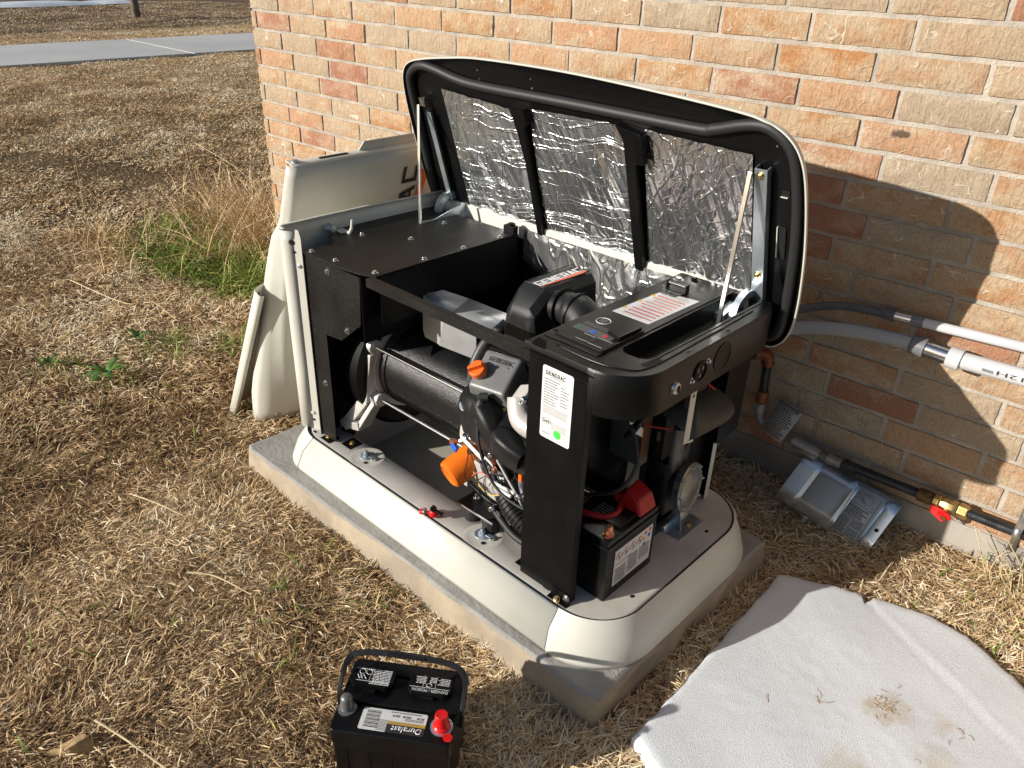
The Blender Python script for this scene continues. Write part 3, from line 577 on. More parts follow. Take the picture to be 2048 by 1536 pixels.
# slots and holes in the tray rim
for (x, y, l_, ww, dg) in ((.080, .012, .016, .008, 0), (1.029, .016, .022, .009, 0), (1.187, .138, .012, .009, 70), (1.183, .469, .012, .009, 90), (.352, .07, .0225, .0012, 0)):
    c_, s_ = math.cos(R(dg)), math.sin(R(dg)); rc = rrect(-l_ / 2, l_ / 2, -ww / 2, ww / 2, min(l_, ww) * .45, 3)
    mb = MB(); mb.add([(x + a * c_ - b * s_, y + a * s_ + b * c_, ZT + .0006) for a, b in rc], [tuple(range(16))]); mb.build("tray_slot", DARKH, G)
for (bx, by) in ((.296, .037), (.785, .035)):      # anchor bolts sunk in dimples
    mb = MB(); mb.lathe([(.052, .0002), (.045, .0012), (.040, .0006), (.030, .0004), (.0001, .0004)], (bx + .006, by + .003, ZT), (0, 0, 1), 32, cap=False)
    dm = mb.build("anchor_dimple", TRAYM, G)
    mb = MB(); mb.lathe([(.021, .001), (.021, .004), (.009, .004)], (bx, by + .006, ZT), (0, 0, 1), 28); mb.lathe([(.010, .004), (.010, .013), (.0085, .014)], (bx, by + .006, ZT), (0, 0, 1), 6); mb.lathe([(.005, .013), (.005, .021)], (bx, by + .006, ZT), (0, 0, 1), 14)
    mb.build("anchor_bolt", ZINC, dm, bevel=.0006, seg=1)
    mb = MB(); mb.box(bx + .006, bx + .036, by + .006, by + .018, ZT + .004, ZT + .0055); mb.box(bx + .030, bx + .036, by + .000, by + .018, ZT + .004, ZT + .008); mb.build("washer_tab", ZINC, dm, bevel=.0008, seg=1)
    mb = MB(); mb.lathe([(.006, .0016), (.0001, .0016)], (bx + .026, by - .016, ZT), (0, 0, 1), 16, cap=False); mb.build("drain_hole", DARKH, dm)
# --- skirt (three fascia pieces with seams)
SB = rr3(-.030, 1.262, -.052, .69, [.10, .17, .2, .15], .094, 14); SBm = rr3(-.031, 1.266, -.054, .69, [.105, .175, .2, .15], .108, 14)
SM = rr3(-.018, 1.252, -.040, .675, [.105, .165, .19, .14], .160, 14); ST = rr3(-.002, 1.231, -.018, .652, [.11, .14, .16, .12], .202, 14); ST2 = rr3(.001, 1.227, -.0145, .648, [.11, .137, .155, .117], ZT + .002, 14); ST3 = rr3(.0035, 1.2235, -.0115, .645, [.11, .134, .15, .115], ZT - .004, 14)
def skirt_piece(i0, i1):
    n = len(SB); idx = [(i % n) for i in range(i0, i1 + 1)]
    def pick(r, e=0):
        out = [r[i] for i in idx]
        a, b_ = Vector(out[0]), Vector(out[1]); out[0] = tuple(a.lerp(b_, .0012 / max((b_ - a).length, 1e-5))) if (b_ - a).length > .002 else out[0]
        return out
    mb = MB(); mb.rings([pick(r) for r in (SB, SBm, SM, ST, ST2, ST3)], closed=False)
    return mb.build("skirt_panel", CREAM, G, angle=50, solid=.0022)
# ring index: 15 points per corner: BL 0-14, BR 15-29, TR 30-44, TL 45-59
skirt_piece(14, 15); skirt_piece(15, 44); skirt_piece(44, 60 + 14)
for k in (14, 15):
    mb = MB(); pts = [Vector(r[k]) for r in (SBm, SM, ST)]; nrm = Vector((0, -1, 0)); mb.tube([tuple(p + nrm * .0006) for p in pts], .0009, 6); mb.build("skirt_seam", DARKH, G)
mb = MB(); gp = [(x, y, ZT + .0002) for x, y in rrect(.0042, 1.2228, -.0108, .6443, [.112, .133, .15, .115], 14)]; mb.tube(gp + gp[:2], .0017, 6); mb.build("skirt_gap", DARKH, G)

# --- left end panel with rolled front corner
prof = [(.018, .60), (.010, .45), (.0, .30), (-.002, .16)] + [(.026 - .028 * math.cos(R(a)), .034 - .028 * math.sin(R(a))) for a in range(0, 111, 10)] + [(.060, .022)]
mb = MB(); zr = [.205, .40, .60, .80, .836]
mb.rings([[(x, y, z if z < .83 else (.836 if y > .04 else .832)) for x, y in prof] for z in zr], closed=False)
mb.rings([[(x, y, .836) for x, y in prof[:-2]], [(x + .010, y + (.010 if k > 8 else 0) , .836) for k, (x, y) in enumerate(prof[:-2])]], closed=False)
ep = mb.build("end_panel", CREAM, G, angle=40, solid=.0025)
fa, fb2 = Vector((.034, .0065)), Vector((.086, .0355)); fd = (fb2 - fa).normalized(); fnn = Vector((fd.y, -fd.x))
def fq(t, o=0.0): p = fa + fd * t - fnn * o; return (p.x, p.y)
mb = MB(lambda t, o, z: (*fq(t, o), z)); mb.prism([(0, .205), (.052, .205), (.052, .815), (.047, .838), (.038, .838), (.034, .812), (.018, .806), (.014, .826), (0, .834)], 'v', .0, .002); mb.build("corner_flange", CREAM, ep)
mb = MB(); mb.box(.084, .106, .030, .032, .205, .786); mb.build("compartment_gap", BLACK, G)
for (x, z, r_, mt) in ((.062, .802, .008, DARKH), (.066, .775, .0035, DARKH), (.076, .735, .006, ZINC), (.070, .262, .006, CREAM), (.070, .238, .0035, DARKH)):
    x, y_ = fq(.018 + (x - .062) * 1.2 + .006); mb = MB(); mb.lathe([(r_, 0), (r_, .002), (r_ * .6, .003)], (x + fnn.x * .0003, y_ + fnn.y * .0003, z), (fnn.x, fnn.y, 0), 16); mb.build("flange_fastener", mt, ep)
mb = MB(); mb.lathe([(.014, 0), (.014, .012), (.009, .02), (.009, .03)], (.004, .17, .80), (1, 0, 0), 20); mb.build("latch_bolt", ZINC, ep, bevel=.001)
mb = MB(); mb.box(.012, .05, .185, .215, .788, .791); mb.tube([(.05, .20, .79), (.068, .20, .792), (.072, .205, .806), (.070, .21, .83)], [.006, .006, .005, .004], 6); mb.build("latch_hook", CREAM, ep, bevel=.0015)

# --- alternator compartment (black box at the left)
MBX = G
mb = MB(); tp = [(.105, .020), (.27, .020), (.345, .030), (.385, .050), (.385, .56), (.012, .56), (.006, .20), (.045, .14), (.105, .12)]
mb.prism(tp, 'z', .785, .790); plate = mb.build("compartment_cover", BLACKD, G, bevel=.001)
for (x, y) in ((.125, .034), (.225, .040), (.365, .062), (.372, .22), (.374, .36), (.378, .50), (.22, .30), (.10, .22), (.17, .47)): screw(plate, (x, y, .790), (0, 0, 1), .0062, h=.006)
mb = MB(); mb.box(.104, .1065, .018, .56, .205, .786)                                   # side wall
mb.prism([(.1065, .208), (.178, .208), (.178, .565), (.250, .572), (.345, .650), (.352, .783), (.1065, .783)], 'v', .0225, .0245)
mb.prism([(.352, .783), (.345, .650), (.345, .66), (.352, .79)], 'v', .0225, .03); fr = mb.build("compartment_front", BLACKD, G)
for (x, z) in ((.282, .612), (.150, .400), (.212, .760)): screw(fr, (x, .0222, z), (0, -1, 0), .0065)
mb = MB(); mb.box(.3525, .355, .024, .56, .60, .785); mb.build("compartment_side", BLACK, G)
mb = MB(); mb.box(.386, .3885, .06, .56, .65, .785); mb.box(.1065, .386, .556, .559, .205, .785); mb.build("compartment_inner_wall", BLACK, G)
mb = MB(); mb.box(.12, .165, .004, .045, ZT, ZT + .002); ft0 = mb.build("mounting_foot", BLACK, G, bevel=.0008)
mb = MB(); mb.box(.19, .235, .030, .075, ZT, ZT + .002); ft = mb.build("mounting_foot", BLACK, G, bevel=.0008)
screw(ft0, (.135, .024, ZT + .002), (0, 0, 1), .007, "foot_bolt", GOLDB); screw(ft, (.212, .055, ZT + .002), (0, 0, 1), .007, "foot_bolt", GOLDB)
# fan housing arc
mb = MB(); mb.lathe([(.200, 0), (.200, .10), (.185, .115), (.10, .12), (.02, .12)], (.135, .27, .415), (1, 0, 0), 48); mb.build("fan_housing", BLACK, G)
# --- alternator
AX = (.285, .265, .435)
mb = MB(); mb.lathe([(.05, -.05), (.132, -.035), (.135, -.02), (.135, 0), (.130, .002), (.130, .36), (.05, .37)], AX, (1, 0, 0), 64); alt = mb.build("alternator", CYL, G, angle=35)
for (y, z, x0) in ((.130, .518, .245), (.128, .352, .262), (.33, .56, .25)):
    mb = MB(); mb.tube([(x0, y, z), (.66, y, z + .004)], .0048, 12); mb.build("tie_rod", BRIGHT, alt)
    mb = MB(); mb.lathe([(.011, -.012), (.011, .0)], (x0 + .004, y, z), (1, 0, 0), 6); mb.build("rod_nut", ZINC, alt, bevel=.001, seg=1)
# bearing carrier casting with slotted leg
mb = MB()
ring_o = [(AX[1] + .150 * math.cos(R(a)), AX[2] + .150 * math.sin(R(a))) for a in range(0, 360, 10)]; ring_i = [(AX[1] + .118 * math.cos(R(a)), AX[2] + .118 * math.sin(R(a))) for a in range(0, 360, 10)]
mb.rings([[(.236, y, z) for y, z in ring_i], [(.236, y, z) for y, z in ring_o], [(.262, y, z) for y, z in ring_o], [(.262, y, z) for y, z in ring_i], [(.236, y, z) for y, z in ring_i]])
mb.lathe([(.022, -.02), (.022, .012)], (.245, .130, .518), (1, 0, 0), 18); mb.lathe([(.022, -.02), (.022, .012)], (.262, .128, .352), (1, 0, 0), 18)
# leg frame: outer blade, inner blade, foot bar
def bar3(mb, a, b_, w0, w1, t0, t1, m=0):    # tapered bar from a to b
    a, b_ = Vector(a), Vector(b_); d = (b_ - a).normalized(); s_ = Vector((0, 1, 0)); s_ = (s_ - d * s_.dot(d)).normalized(); n_ = d.cross(s_)
    q = lambda p, w_, t_: [tuple(p + s_ * (x * t_ / 2) + n_ * (y * w_ / 2)) for x, y in ((-1, -1), (1, -1), (1, 1), (-1, 1))]
    mb.hexa(q(a, w0, t0), q(b_, w1, t1), m)
bar3(mb, (.246, .120, .500), (.236, .108, .345), .030, .030, .03, .04); bar3(mb, (.236, .108, .350), (.158, .090, .238), .032, .034, .04, .06)
bar3(mb, (.262, .118, .345), (.218, .095, .252), .016, .016, .035, .05); bar3(mb, (.145, .090, .247), (.226, .094, .262), .026, .026, .06, .05); bar3(mb, (.225, .112, .385), (.262, .120, .345), .03, .02, .04, .035)
bc = mb.build("bearing_carrier", ALU, G, bevel=.004)
mb = MB(); mb.lathe([(.019, 0), (.022, .005), (.022, .045), (.018, .05)], (.128, .10, .185), (.35, -.1, .93), 22); mb.build("rubber_foot", RUBBER, bc)
# --- galvanised heat shield
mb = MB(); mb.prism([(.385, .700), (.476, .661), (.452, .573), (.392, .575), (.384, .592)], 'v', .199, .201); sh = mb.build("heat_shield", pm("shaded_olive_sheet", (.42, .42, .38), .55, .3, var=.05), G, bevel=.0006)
mb = MB(); mb.prism([(.476, .661), (.596, .663), (.596, .583), (.452, .573)], 'v', .197, .199); mb.add([(.476, .198, .661), (.596, .198, .663), (.66, .33, .668), (.43, .33, .664)], [(0, 1, 2, 3)]); mb.add([(.384, .2, .70), (.476, .2, .661), (.43, .33, .664), (.40, .26, .70)], [(0, 1, 2, 3)])
mb.build("shield_flange", GALV, sh, solid=.0016)
# --- front rail and posts
mb = MB(); mb.box(.385, .985, .020, .040, .7885, .792); mb.box(.385, .985, .018, .0205, .770, .7925); mb.box(.385, .985, .0205, .026, .768, .771); mb.build("front_rail", BLACKD, G, bevel=.0012)
mb = MB(); mb.box(.345, .385, .548, .570, .60, .812); mb.build("center_post", BLACK, G, bevel=.002); 
mb = MB(); mb.lathe([(.013, 0), (.013, .004), (.007, .004), (.007, .007)], (.365, .560, .812), (0, 0, 1), 20); mb.build("post_cap", BLACK, G)
screw(G, (.352, .5475, .775), (0, -1, 0), .005)
# rear rail
mb = MB(); mb.box(.035, 1.10, .600, .628, .8115, .814); mb.box(.035, 1.10, .5985, .6005, .765, .8135); mb.box(.035, .0375, .56, .60, .76, .814); rr_ = mb.build("rear_rail", CREAM, G, bevel=.0012)
mb = MB(); mb.box(.036, .062, .5940, .5975, .735, .812); rb = mb.build("rail_bracket", CREAM, rr_, bevel=.001)
for z in (.785, .755): mb = MB(); mb.lathe([(.009, 0), (.009, .004), (.005, .004), (.005, .012)], (.049, .594, z), (0, -1, 0), 14); mb.build("rivet", ZINC, rr_, bevel=.0006, seg=1)
# back wall with foil
mb = MB(); mb.box(.11, 1.10, .600, .6035, .205, .80); mb.build("back_panel", BLACK, G)
def foil_grid(name, quad, nx, ny, mat, parent, amp=.004, xf=None, seed=0, hor=0.0, edge=.0):
    A, B, C, D = [Vector(q) for q in quad]; mb = MB(); N_ = (B - A).cross(D - A).normalized()
    def f(i, j):
        wob = edge * noise.noise(Vector((i * 9 + seed, j * 9, 1)))
        p = (A.lerp(B, i)).lerp(D.lerp(C, i), j); k = min(i, 1 - i, j, 1 - j); e = min(1, k * 10)
        q = Vector((p.x * 9 + seed, p.y * 9, p.z * 9)); a = abs(noise.noise(q * 1.3)) ** .7; b_ = abs(noise.noise(q * 3.7 + Vector((5, 5, 5))))
        h = amp * (1.3 * a + .6 * b_) * e
        st = Vector((p.x * 16 + p.y * 5 + p.z * 5 + seed, p.y * 3, p.z * 3)); h = amp * e * (.9 * noise.noise(st) + .5 * abs(noise.noise(st * 2.1)) + .5 * noise.noise(q * .5))
        if hor: h += hor * abs(noise.noise(Vector((p.x * 1.5, seed, (p.y if xf else p.z) * 38)))) * e
        if k <= 0: p = p + (A - C).normalized() * wob
        return tuple(p + N_ * h)
    mb.grid(f, nx, ny)
    if xf: mb.v = [tuple(xf(*p)) for p in mb.v]
    return mb.build(name, mat, parent, angle=180)
foil_grid("insulation_foil", [(.388, .590, .60), (.935, .592, .60), (.935, .592, .800), (.388, .590, .800)], 120, 50, FOILB, G, .006, seed=3, edge=.004)
mb = MB(); mb.prism([(.388, .60), (.388, .72), (.47, .69), (.54, .60)], 'v', .575, .578); mb.build("inner_baffle", BLACK, G)
# --- engine
E_ = G
def fbox(mb, c, U, T, hu, ht, h, tap=.0, m=0):     # slab: top face centre c, axes U,T, thickness h below, taper of the top
    c, U, T = Vector(c), Vector(U).normalized(), Vector(T).normalized(); N = U.cross(T)
    q = lambda o, s_: [tuple(o + U * (x * (hu - s_)) + T * (y * (ht - s_))) for x, y in ((-1, -1), (1, -1), (1, 1), (-1, 1))]
    mb.hexa(q(c - N * h, 0), q(c, tap), m); return N
mb = MB()      # engine block: crankcase, cylinders, dark mass behind the shroud
mb.prism([(.62, .17), (.90, .17), (.91, .40), (.86, .54), (.66, .56), (.60, .42)], 'v', .17, .50); mb.box(.68, .86, .24, .48, .50, .70); eng = mb.build("engine_block", pm("dark_cast_engine", (.05, .05, .052), .55, .3, var=.3, vscale=20, bump=.3, bscale=120), G, bevel=.012)
mb = MB(); mb.box(.63, .645, .12, .19, .24, .50); mb.lathe([(.085, 0), (.085, .02), (.06, .03)], (.640, .20, .40), (-1, 0, 0), 32); mb.build("adapter_plate", ALUW, eng, bevel=.004)
VC_U = (1, .0, -.10); VC_T = (-.15, .77, .62)
Tn = Vector(VC_T).normalized(); Un = Vector(VC_U).normalized(); Un = (Un - Tn * Un.dot(Tn)).normalized(); Nn = Un.cross(Tn)
vc0 = Vector((.752, .108, .640))
mb = MB(); fbox(mb, vc0, Un, Tn, .064, .064, .058, .013); vc = mb.build("valve_cover", GREYP, G, bevel=.010, seg=4)
mb = MB(); fbox(mb, vc0 - Nn * .055, Un, Tn, .064, .072, .010); mb.build("cover_flange", ALU, vc, bevel=.003)
logo(vc0 + Nn * .0003 - Un * .030 + Tn * .024, Un, Tn, .068, .012, pm("raised_grey_letters", (.07, .07, .07), .5), vc, .0018)
mb = MB(); q = vc0 + Tn * .019 + Nn * .001; mb.hexa([tuple(q - Un * .030), tuple(q + Un * .03), tuple(q + Un * .03 - Tn * .003), tuple(q - Un * .030 - Tn * .001)], [tuple(q - Un * .030 + Nn * .0015), tuple(q + Un * .03 + Nn * .0015), tuple(q + Un * .03 - Tn * .003 + Nn * .0015), tuple(q - Un * .030 - Tn * .001 + Nn * .0015)]); mb.build("cast_bar", GREYP, vc)
cp = vc0 - Un * .036 - Tn * .012
mb = MB(); mb.lathe([(.021, -.03), (.021, .004), (.018, .008)], cp, Nn, 28); mb.build("filler_neck", GREYP, vc)
mb = MB(); mb.lathe([(.0215, .006), (.0225, .010), (.0225, .020), (.020, .024), (.005, .024)], cp, Nn, 32); fbox(mb, cp + Nn * .036, (Un * .8 + Tn * .6).normalized(), (Tn * .8 - Un * .6).normalized(), .020, .006, .013, .002); mb.build("oil_cap", ORANGEP, vc, bevel=.0015)
# head guard plate below the cover
pl0 = vc0 - Tn * .080 - Nn * .060
mb = MB(); fbox(mb, pl0, Un, (Tn * .5 - Nn * .86).normalized(), .066, .014, .002); mb.lathe([(.020, 0), (.020, .0022)], pl0 - Un * .066 , Nn, 24); mb.lathe([(.013, 0), (.013, .0024)], pl0 + Un * .06, Nn, 20)
fbox(mb, pl0 + Tn * .02, Un, Tn, .055, .018, .002); mb.build("head_bracket", ZINC, vc, bevel=.0008)
for k, s_ in enumerate((-.040, .044)):
    screw(vc, pl0 + Tn * .012 + Un * s_, Nn, .0068, "head_bolt", GOLDB, .014 if k else .01)
mb = MB()
for s_ in (-.012, .020): mb.lathe([(.007, 0.0012), (.001, .0012)], pl0 + Tn * .018 + Un * s_, Nn, 16)
mb.build("bracket_hole", DARKH, vc)
# second head in the dark behind, breather pipe to the air cleaner
mb = MB(); mb.tube(spline([(.650, .13, .56), (.648, .14, .61), (.655, .17, .66), (.68, .22, .71)], 6), .012, 16); mb.build("breather_pipe", pm("dark_grey_hose", (.055, .055, .058), .45), eng)
# cooling shroud: swept moulded cover
def blob(mb, secs, seg=20, m=0, p=.7):     # sections: (centre, half width along A, half height along B, A, B)
    rs = []
    for c, a, b_, A_, B_ in secs:
        c, A_, B_ = Vector(c), Vector(A_).normalized(), Vector(B_).normalized()
        rs.append([tuple(c + A_ * a * math.copysign(abs(math.cos(2 * math.pi * k / seg)) ** p, math.cos(2 * math.pi * k / seg)) + B_ * b_ * math.copysign(abs(math.sin(2 * math.pi * k / seg)) ** p, math.sin(2 * math.pi * k / seg))) for k in range(seg)])
    mb.rings(rs, True, True, True, m)
mb = MB(); A1 = (.35, -.2, .92); B1 = (0, 1, .1)
blob(mb, [((.645, .135, .525), .030, .03, A1, B1), ((.66, .125, .53), .062, .05, A1, B1), ((.70, .115, .51), .078, .06, A1, B1), ((.76, .105, .500), .074, .06, A1, B1), ((.83, .10, .490), .068, .06, A1, B1), ((.90, .10, .485), .064, .06, A1, B1), ((.99, .10, .485), .055, .055, A1, B1)], 24, p=.62)  # right end stretched past the shroud proper to block sun from the cover plate
sh_ = mb.build("cooling_shroud", PLASTM, G, angle=50)
mb = MB(); blob(mb, [((.735, .075, .56), .035, .030, A1, B1), ((.765, .065, .545), .045, .035, A1, B1), ((.80, .06, .52), .045, .035, A1, B1), ((.83, .06, .49), .03, .03, A1, B1)], 16, p=.55); mb.build("shroud_box", PLASTM, sh_, angle=50)
mb = MB(); blob(mb, [((.822, .045, .525), .028, .02, A1, B1), ((.845, .04, .52), .036, .03, A1, B1), ((.88, .04, .51), .036, .03, A1, B1), ((.915, .05, .50), .03, .03, A1, B1)], 16, p=.5); mb.build("shroud_cap", PLASTM, sh_, angle=50)
mb = MB(); fbox(mb, (.735, .052, .440), (.93, 0, -.36), (.3, .1, .95), .045, .006, .001); fbox(mb, (.80, .045, .437), (.93, 0, -.36), (.3, .1, .95), .016, .003, .001); mb.build("white_sticker", WHITE, sh_)
# spark plug boot and lead
mb = MB(); mb.lathe([(.008, -.01), (.012, 0), (.013, .02), (.009, .028), (.009, .040), (.006, .05)], (.722, .050, .580), (.15, -.35, -.93), 18); mb.tube([(.712, .060, .585), (.725, .050, .600), (.735, .06, .60)], .010, 12); sp_ = mb.build("spark_plug_boot", RUBBER, G)
mb = MB(); mb.tube(spline([(.728, .035, .537), (.742, .025, .49), (.775, .020, .43), (.82, .018, .395), (.88, .018, .385), (.96, .025, .39)], 8), .0036, 10); mb.build("ignition_lead", RUBBER, sp_)
# intake / exhaust elbow
mb = MB(); mb.tube(spline([(.862, .075, .630), (.872, .066, .606), (.892, .056, .590), (.925, .052, .586), (.985, .055, .588)], 8), .026, 24); mb.build("exhaust_elbow", ALUW, G)
mb = MB(); fbox(mb, (.864, .080, .642), (.9, 0, .4), (0, .8, .6), .022, .024, .012); fl = mb.build("elbow_flange", ALUW, G, bevel=.005)
screw(fl, (.888, .066, .632), (.4, -.4, .8), .008, "flange_nut", BRIGHT, .018)
mb = MB(); mb.box(.885, .99, .09, .22, .62, .70); mb.build("coil_cover", PLASTM, G, bevel=.014, seg=4)
mb = MB(); mb.lathe([(.006, 0), (.006, .006)], (.868, .115, .690), (0, -1, .3), 6); mb.build("terminal_nuts", GOLDB, eng)
# oil filter
mb = MB(); o_ = (.664, .150, .350); ax_ = (-.16, -.92, -.35)
mb.lathe([(.030, -.01), (.040, .0), (.0405, .095), (.038, .104), (.031, .108), (.026, .104), (.001, .1045)], o_, ax_, 40); mb.build("oil_filter", ORANGE, G, angle=30)
mb = MB(); mb.lathe([(.034, -.06), (.034, .0)], o_, ax_, 30); mb.build("filter_mount", ALU, eng)
# oil pressure sensor with blue and copper terminals
mb = MB(); mb.lathe([(.016, 0), (.016, .014), (.020, .016), (.020, .026), (.013, .030), (.013, .042)], (.690, .105, .428), (-.75, -.45, -.45), 20); sn = mb.build("pressure_switch", BRIGHT, G, bevel=.001)
mb = MB(); mb.box(.632, .650, .068, .082, .398, .412); mb.build("switch_terminal", COPPER, sn, bevel=.002)
mb = MB(); fbox(mb, (.650, .066, .396), (.8, 0, -.5), (.3, .2, .9), .012, .008, .010, .001); mb.build("blue_connector", BLUE, sn, bevel=.002)
# hoses, wires
def hose(name, pts, r, mat, parent=None, n=8, seg=10): mb = MB(); mb.tube(spline(pts, n), r, seg); return mb.build(name, mat, parent or G)
hose("black_hose", [(.742, .085, .475), (.748, .075, .44), (.752, .07, .40)], .013, RUBBER, seg=14)
hose("black_hose", [(.748, .07, .40), (.752, .065, .365), (.775, .06, .33), (.815, .055, .318)], .0075, RUBBER, seg=12)
hose("fuel_hose", [(.765, .055, .262), (.80, .05, .245), (.86, .04, .232), (.93, .05, .225), (.97, .08, .23)], .009, RUBBER, seg=12)
def corrugated(name, pts, r, mat, pitch, depth, parent=None):
    q = spline(pts, 10); P = [Vector(q[0])]; 
    L_ = [0]
    for a, b_ in zip(q[:-1], q[1:]): L_.append(L_[-1] + (Vector(b_) - Vector(a)).length)
    n = int(L_[-1] / (pitch / 4)); out = []; rs = []; k = 0
    for i in range(n + 1):
        s_ = L_[-1] * i / n
        while k < len(L_) - 2 and L_[k + 1] < s_: k += 1
        t = (s_ - L_[k]) / max(L_[k + 1] - L_[k], 1e-6); out.append(tuple(Vector(q[k]).lerp(Vector(q[k + 1]), t))); rs.append(r + depth * (1 if i % 4 < 2 else 0))
    mb = MB(); mb.tube(out, rs, 16); return mb.build(name, mat, parent or G, angle=30)
corrugated("wire_loom", [(.660, .075, .272), (.70, .070, .268), (.745, .068, .262), (.785, .07, .262)], .0065, PLAST, .005, .0015)
corrugated("corrugated_duct", [(.800, .06, .315), (.84, .05, .293), (.89, .055, .27), (.95, .08, .255)], .022, PLASTM, .010, .003)
mb = MB(); mb.prism([(.82, .18), (.95, .18), (.95, .36), (.90, .40), (.82, .33)], 'v', .11, .16)
for k in range(26): a = .80 + .006 * k; mb.box(a + .02, a + .0225, .105, .11, .19, .33)
mb.build("cooling_grille", PLAST, G)
for k, (c_, pts) in enumerate((("pink_wire", [(.690, .055, .318), (.705, .050, .336), (.725, .05, .350), (.742, .05, .352), (.765, .05, .344)]), ("black_wire", [(.668, .062, .40), (.69, .055, .37), (.712, .05, .345), (.71, .05, .32), (.70, .05, .30)]), ("black_wire", [(.745, .05, .35), (.72, .048, .325), (.715, .048, .30), (.73, .05, .28), (.75, .055, .268)]),
        ("black_wire", [(.74, .048, .34), (.745, .045, .31), (.76, .05, .285), (.775, .055, .27)]), ("black_wire", [(.675, .058, .385), (.675, .05, .35), (.668, .05, .31), (.675, .06, .28)]), ("black_wire", [(.72, .06, .43), (.74, .05, .41), (.77, .045, .40), (.80, .045, .36), (.815, .05, .33)]))):
    hose(c_, pts, .0014, pm("pink_insulation", (.62, .16, .16), .4) if k == 0 else RUBBER, seg=6)
for a, b_, mt in (((.772, .048, .346), (.845, .045, .352), WHITE), ((.785, .046, .337), (.835, .045, .338), WHITE), ((.78, .05, .415), (.86, .05, .335), ALUW), ((.79, .055, .405), (.87, .055, .31), ZINC), ((.785, .05, .265), (.815, .05, .232), BRIGHT), ((.815, .045, .232), (.825, .042, .228), BRIGHT)):
    mb = MB(); mb.tube([a, b_], .0042 if mt is WHITE else .003, 10); mb.build("link_rod" if mt is not WHITE else "fuse_holder", mt, G)
mb = MB(); mb.lathe([(.008, 0), (.008, .02)], (.755, .065, .405), (.2, -.1, -1), 12); mb.lathe([(.005, 0), (.011, .004), (.004, .012)], (.768, .06, .376), (0, -1, 0), 12); mb.build("copper_fitting", COPPER, G)
for p in ((.752, .062, .412), (.800, .056, .322), (.768, .052, .263), (.862, .045, .353)):
    mb = MB(); mb.lathe([(.011, -.006), (.0125, -.005), (.0125, .005), (.011, .006)], p, (.6, 0, -.7), 16); mb.build("hose_clamp", BRIGHT, G, bevel=.0006, seg=1)
# linkage clutter around the governor
mb = MB(); rd = random.Random(12)
for k in range(10):
    x = .70 + rd.random() * .10; z = .34 + rd.random() * .10; y = .085 + rd.random() * .03; bar3(mb, (x, y, z), (x + rd.uniform(-.03, .04), y, z - rd.uniform(.02, .06)), .006, .010, .003, .003)
mb.lathe([(.02, 0), (.02, .02)], (.785, .10, .40), (0, -1, 0), 20); mb.build("governor_linkage", pm("dark_steel", (.12, .12, .13), .4, .8, var=.3), G)
mb = MB()
for k in range(7): mb.box(.700, .800, .105, .17, .440 + .009 * k, .4435 + .009 * k)
mb.box(.705, .79, .13, .18, .43, .50); mb.build("cylinder_fins", ALU, eng, bevel=.0008, seg=1)
mb = MB(); mb.lathe([(.175, 0), (.178, .02), (.165, .05), (.10, .062), (.001, .064)], (.905, .285, .470), (1, 0, 0), 48); mb.build("blower_housing", PLAST, eng)
for p_ in ((.70, .10, .30), (.73, .10, .29), (.775, .10, .31), (.79, .10, .35), (.70, .10, .42)): screw(eng, p_, (0, -1, .1), .005, "crankcase_bolt", ZINC)
mb = MB(); mb.box(.69, .80, .10, .115, .285, .36); mb.lathe([(.024, 0), (.024, .012), (.012, .014)], (.775, .10, .325), (0, -1, 0), 28); mb.build("side_cover", ALU, eng, bevel=.004)
hose("black_hose", [(.70, .09, .40), (.715, .065, .37), (.74, .06, .345), (.80, .065, .34), (.86, .07, .36)], .006, RUBBER)
hose("black_wire", [(.66, .08, .45), (.67, .06, .41), (.70, .055, .38), (.76, .05, .37), (.82, .05, .38)], .002, RUBBER)
hose("yellow_wire", [(.69, .06, .33), (.72, .05, .31), (.76, .05, .30), (.80, .055, .32)], .0012, YELINK)
mb = MB(); mb.box(.68, .80, .14, .2, .21, .30); mb.lathe([(.03, 0), (.03, .05)], (.745, .16, .275), (0, -1, 0), 24); mb.build("sump_casting", ALU, G, bevel=.008)
# orange dipstick
mb = MB(); fbox(mb, (.898, .06, .452), (1, 0, 0), (0, -.2, 1), .014, .010, .012, .001); fbox(mb, (.882, .055, .455), (.9, 0, .4), (0, -.2, 1), .006, .013, .006, .001); mb.box(.892, .903, .05, .062, .425, .445); ds = mb.build("dipstick_handle", ORANGEP, G, bevel=.003)
mb = MB(); mb.lathe([(.007, 0), (.007, .016)], (.8975, .056, .428), (.05, 0, -1), 12); mb.tube([(.8975, .056, .41), (.90, .07, .36)], .006, 10); mb.build("dipstick_tube", ZINC, ds)
# engine mount with two rubber legs
mb = MB(); mb.prism([(.660, .045), (.770, .045), (.800, .12), (.66, .12)], 'z', .252, .2565); em = mb.build("engine_mount", BLACK, G, bevel=.0015)
mb = MB(); mb.box(.664, .790, .0435, .0455, .2515, .2565); mb.build("mount_edge", BRIGHT, em)
for x, y in ((.690, .075), (.758, .072)):
    mb = MB(); mb.lathe([(.020, 0), (.0225, .005), (.0225, .062), (.020, .067)], (x, y, .184), (0, 0, 1), 28); mb.lathe([(.028, -.06), (.028, 0)], (x, y + .02, .186), (0, 0, 1), 20); mb.build("rubber_leg", RUBBER, em)
    mb = MB(); mb.lathe([(.010, 0), (.010, .007)], (x, y + .012, .2565), (0, 0, 1), 6); mb.lathe([(.005, .007), (.005, .017)], (x, y + .012, .2565), (0, 0, 1), 12); mb.build("mount_nut", BRIGHT, em, bevel=.0008, seg=1)
mb = MB(); mb.box(.74, .80, .10, .16, .22, .30); mb.build("mount_block", ALU, em, bevel=.006)
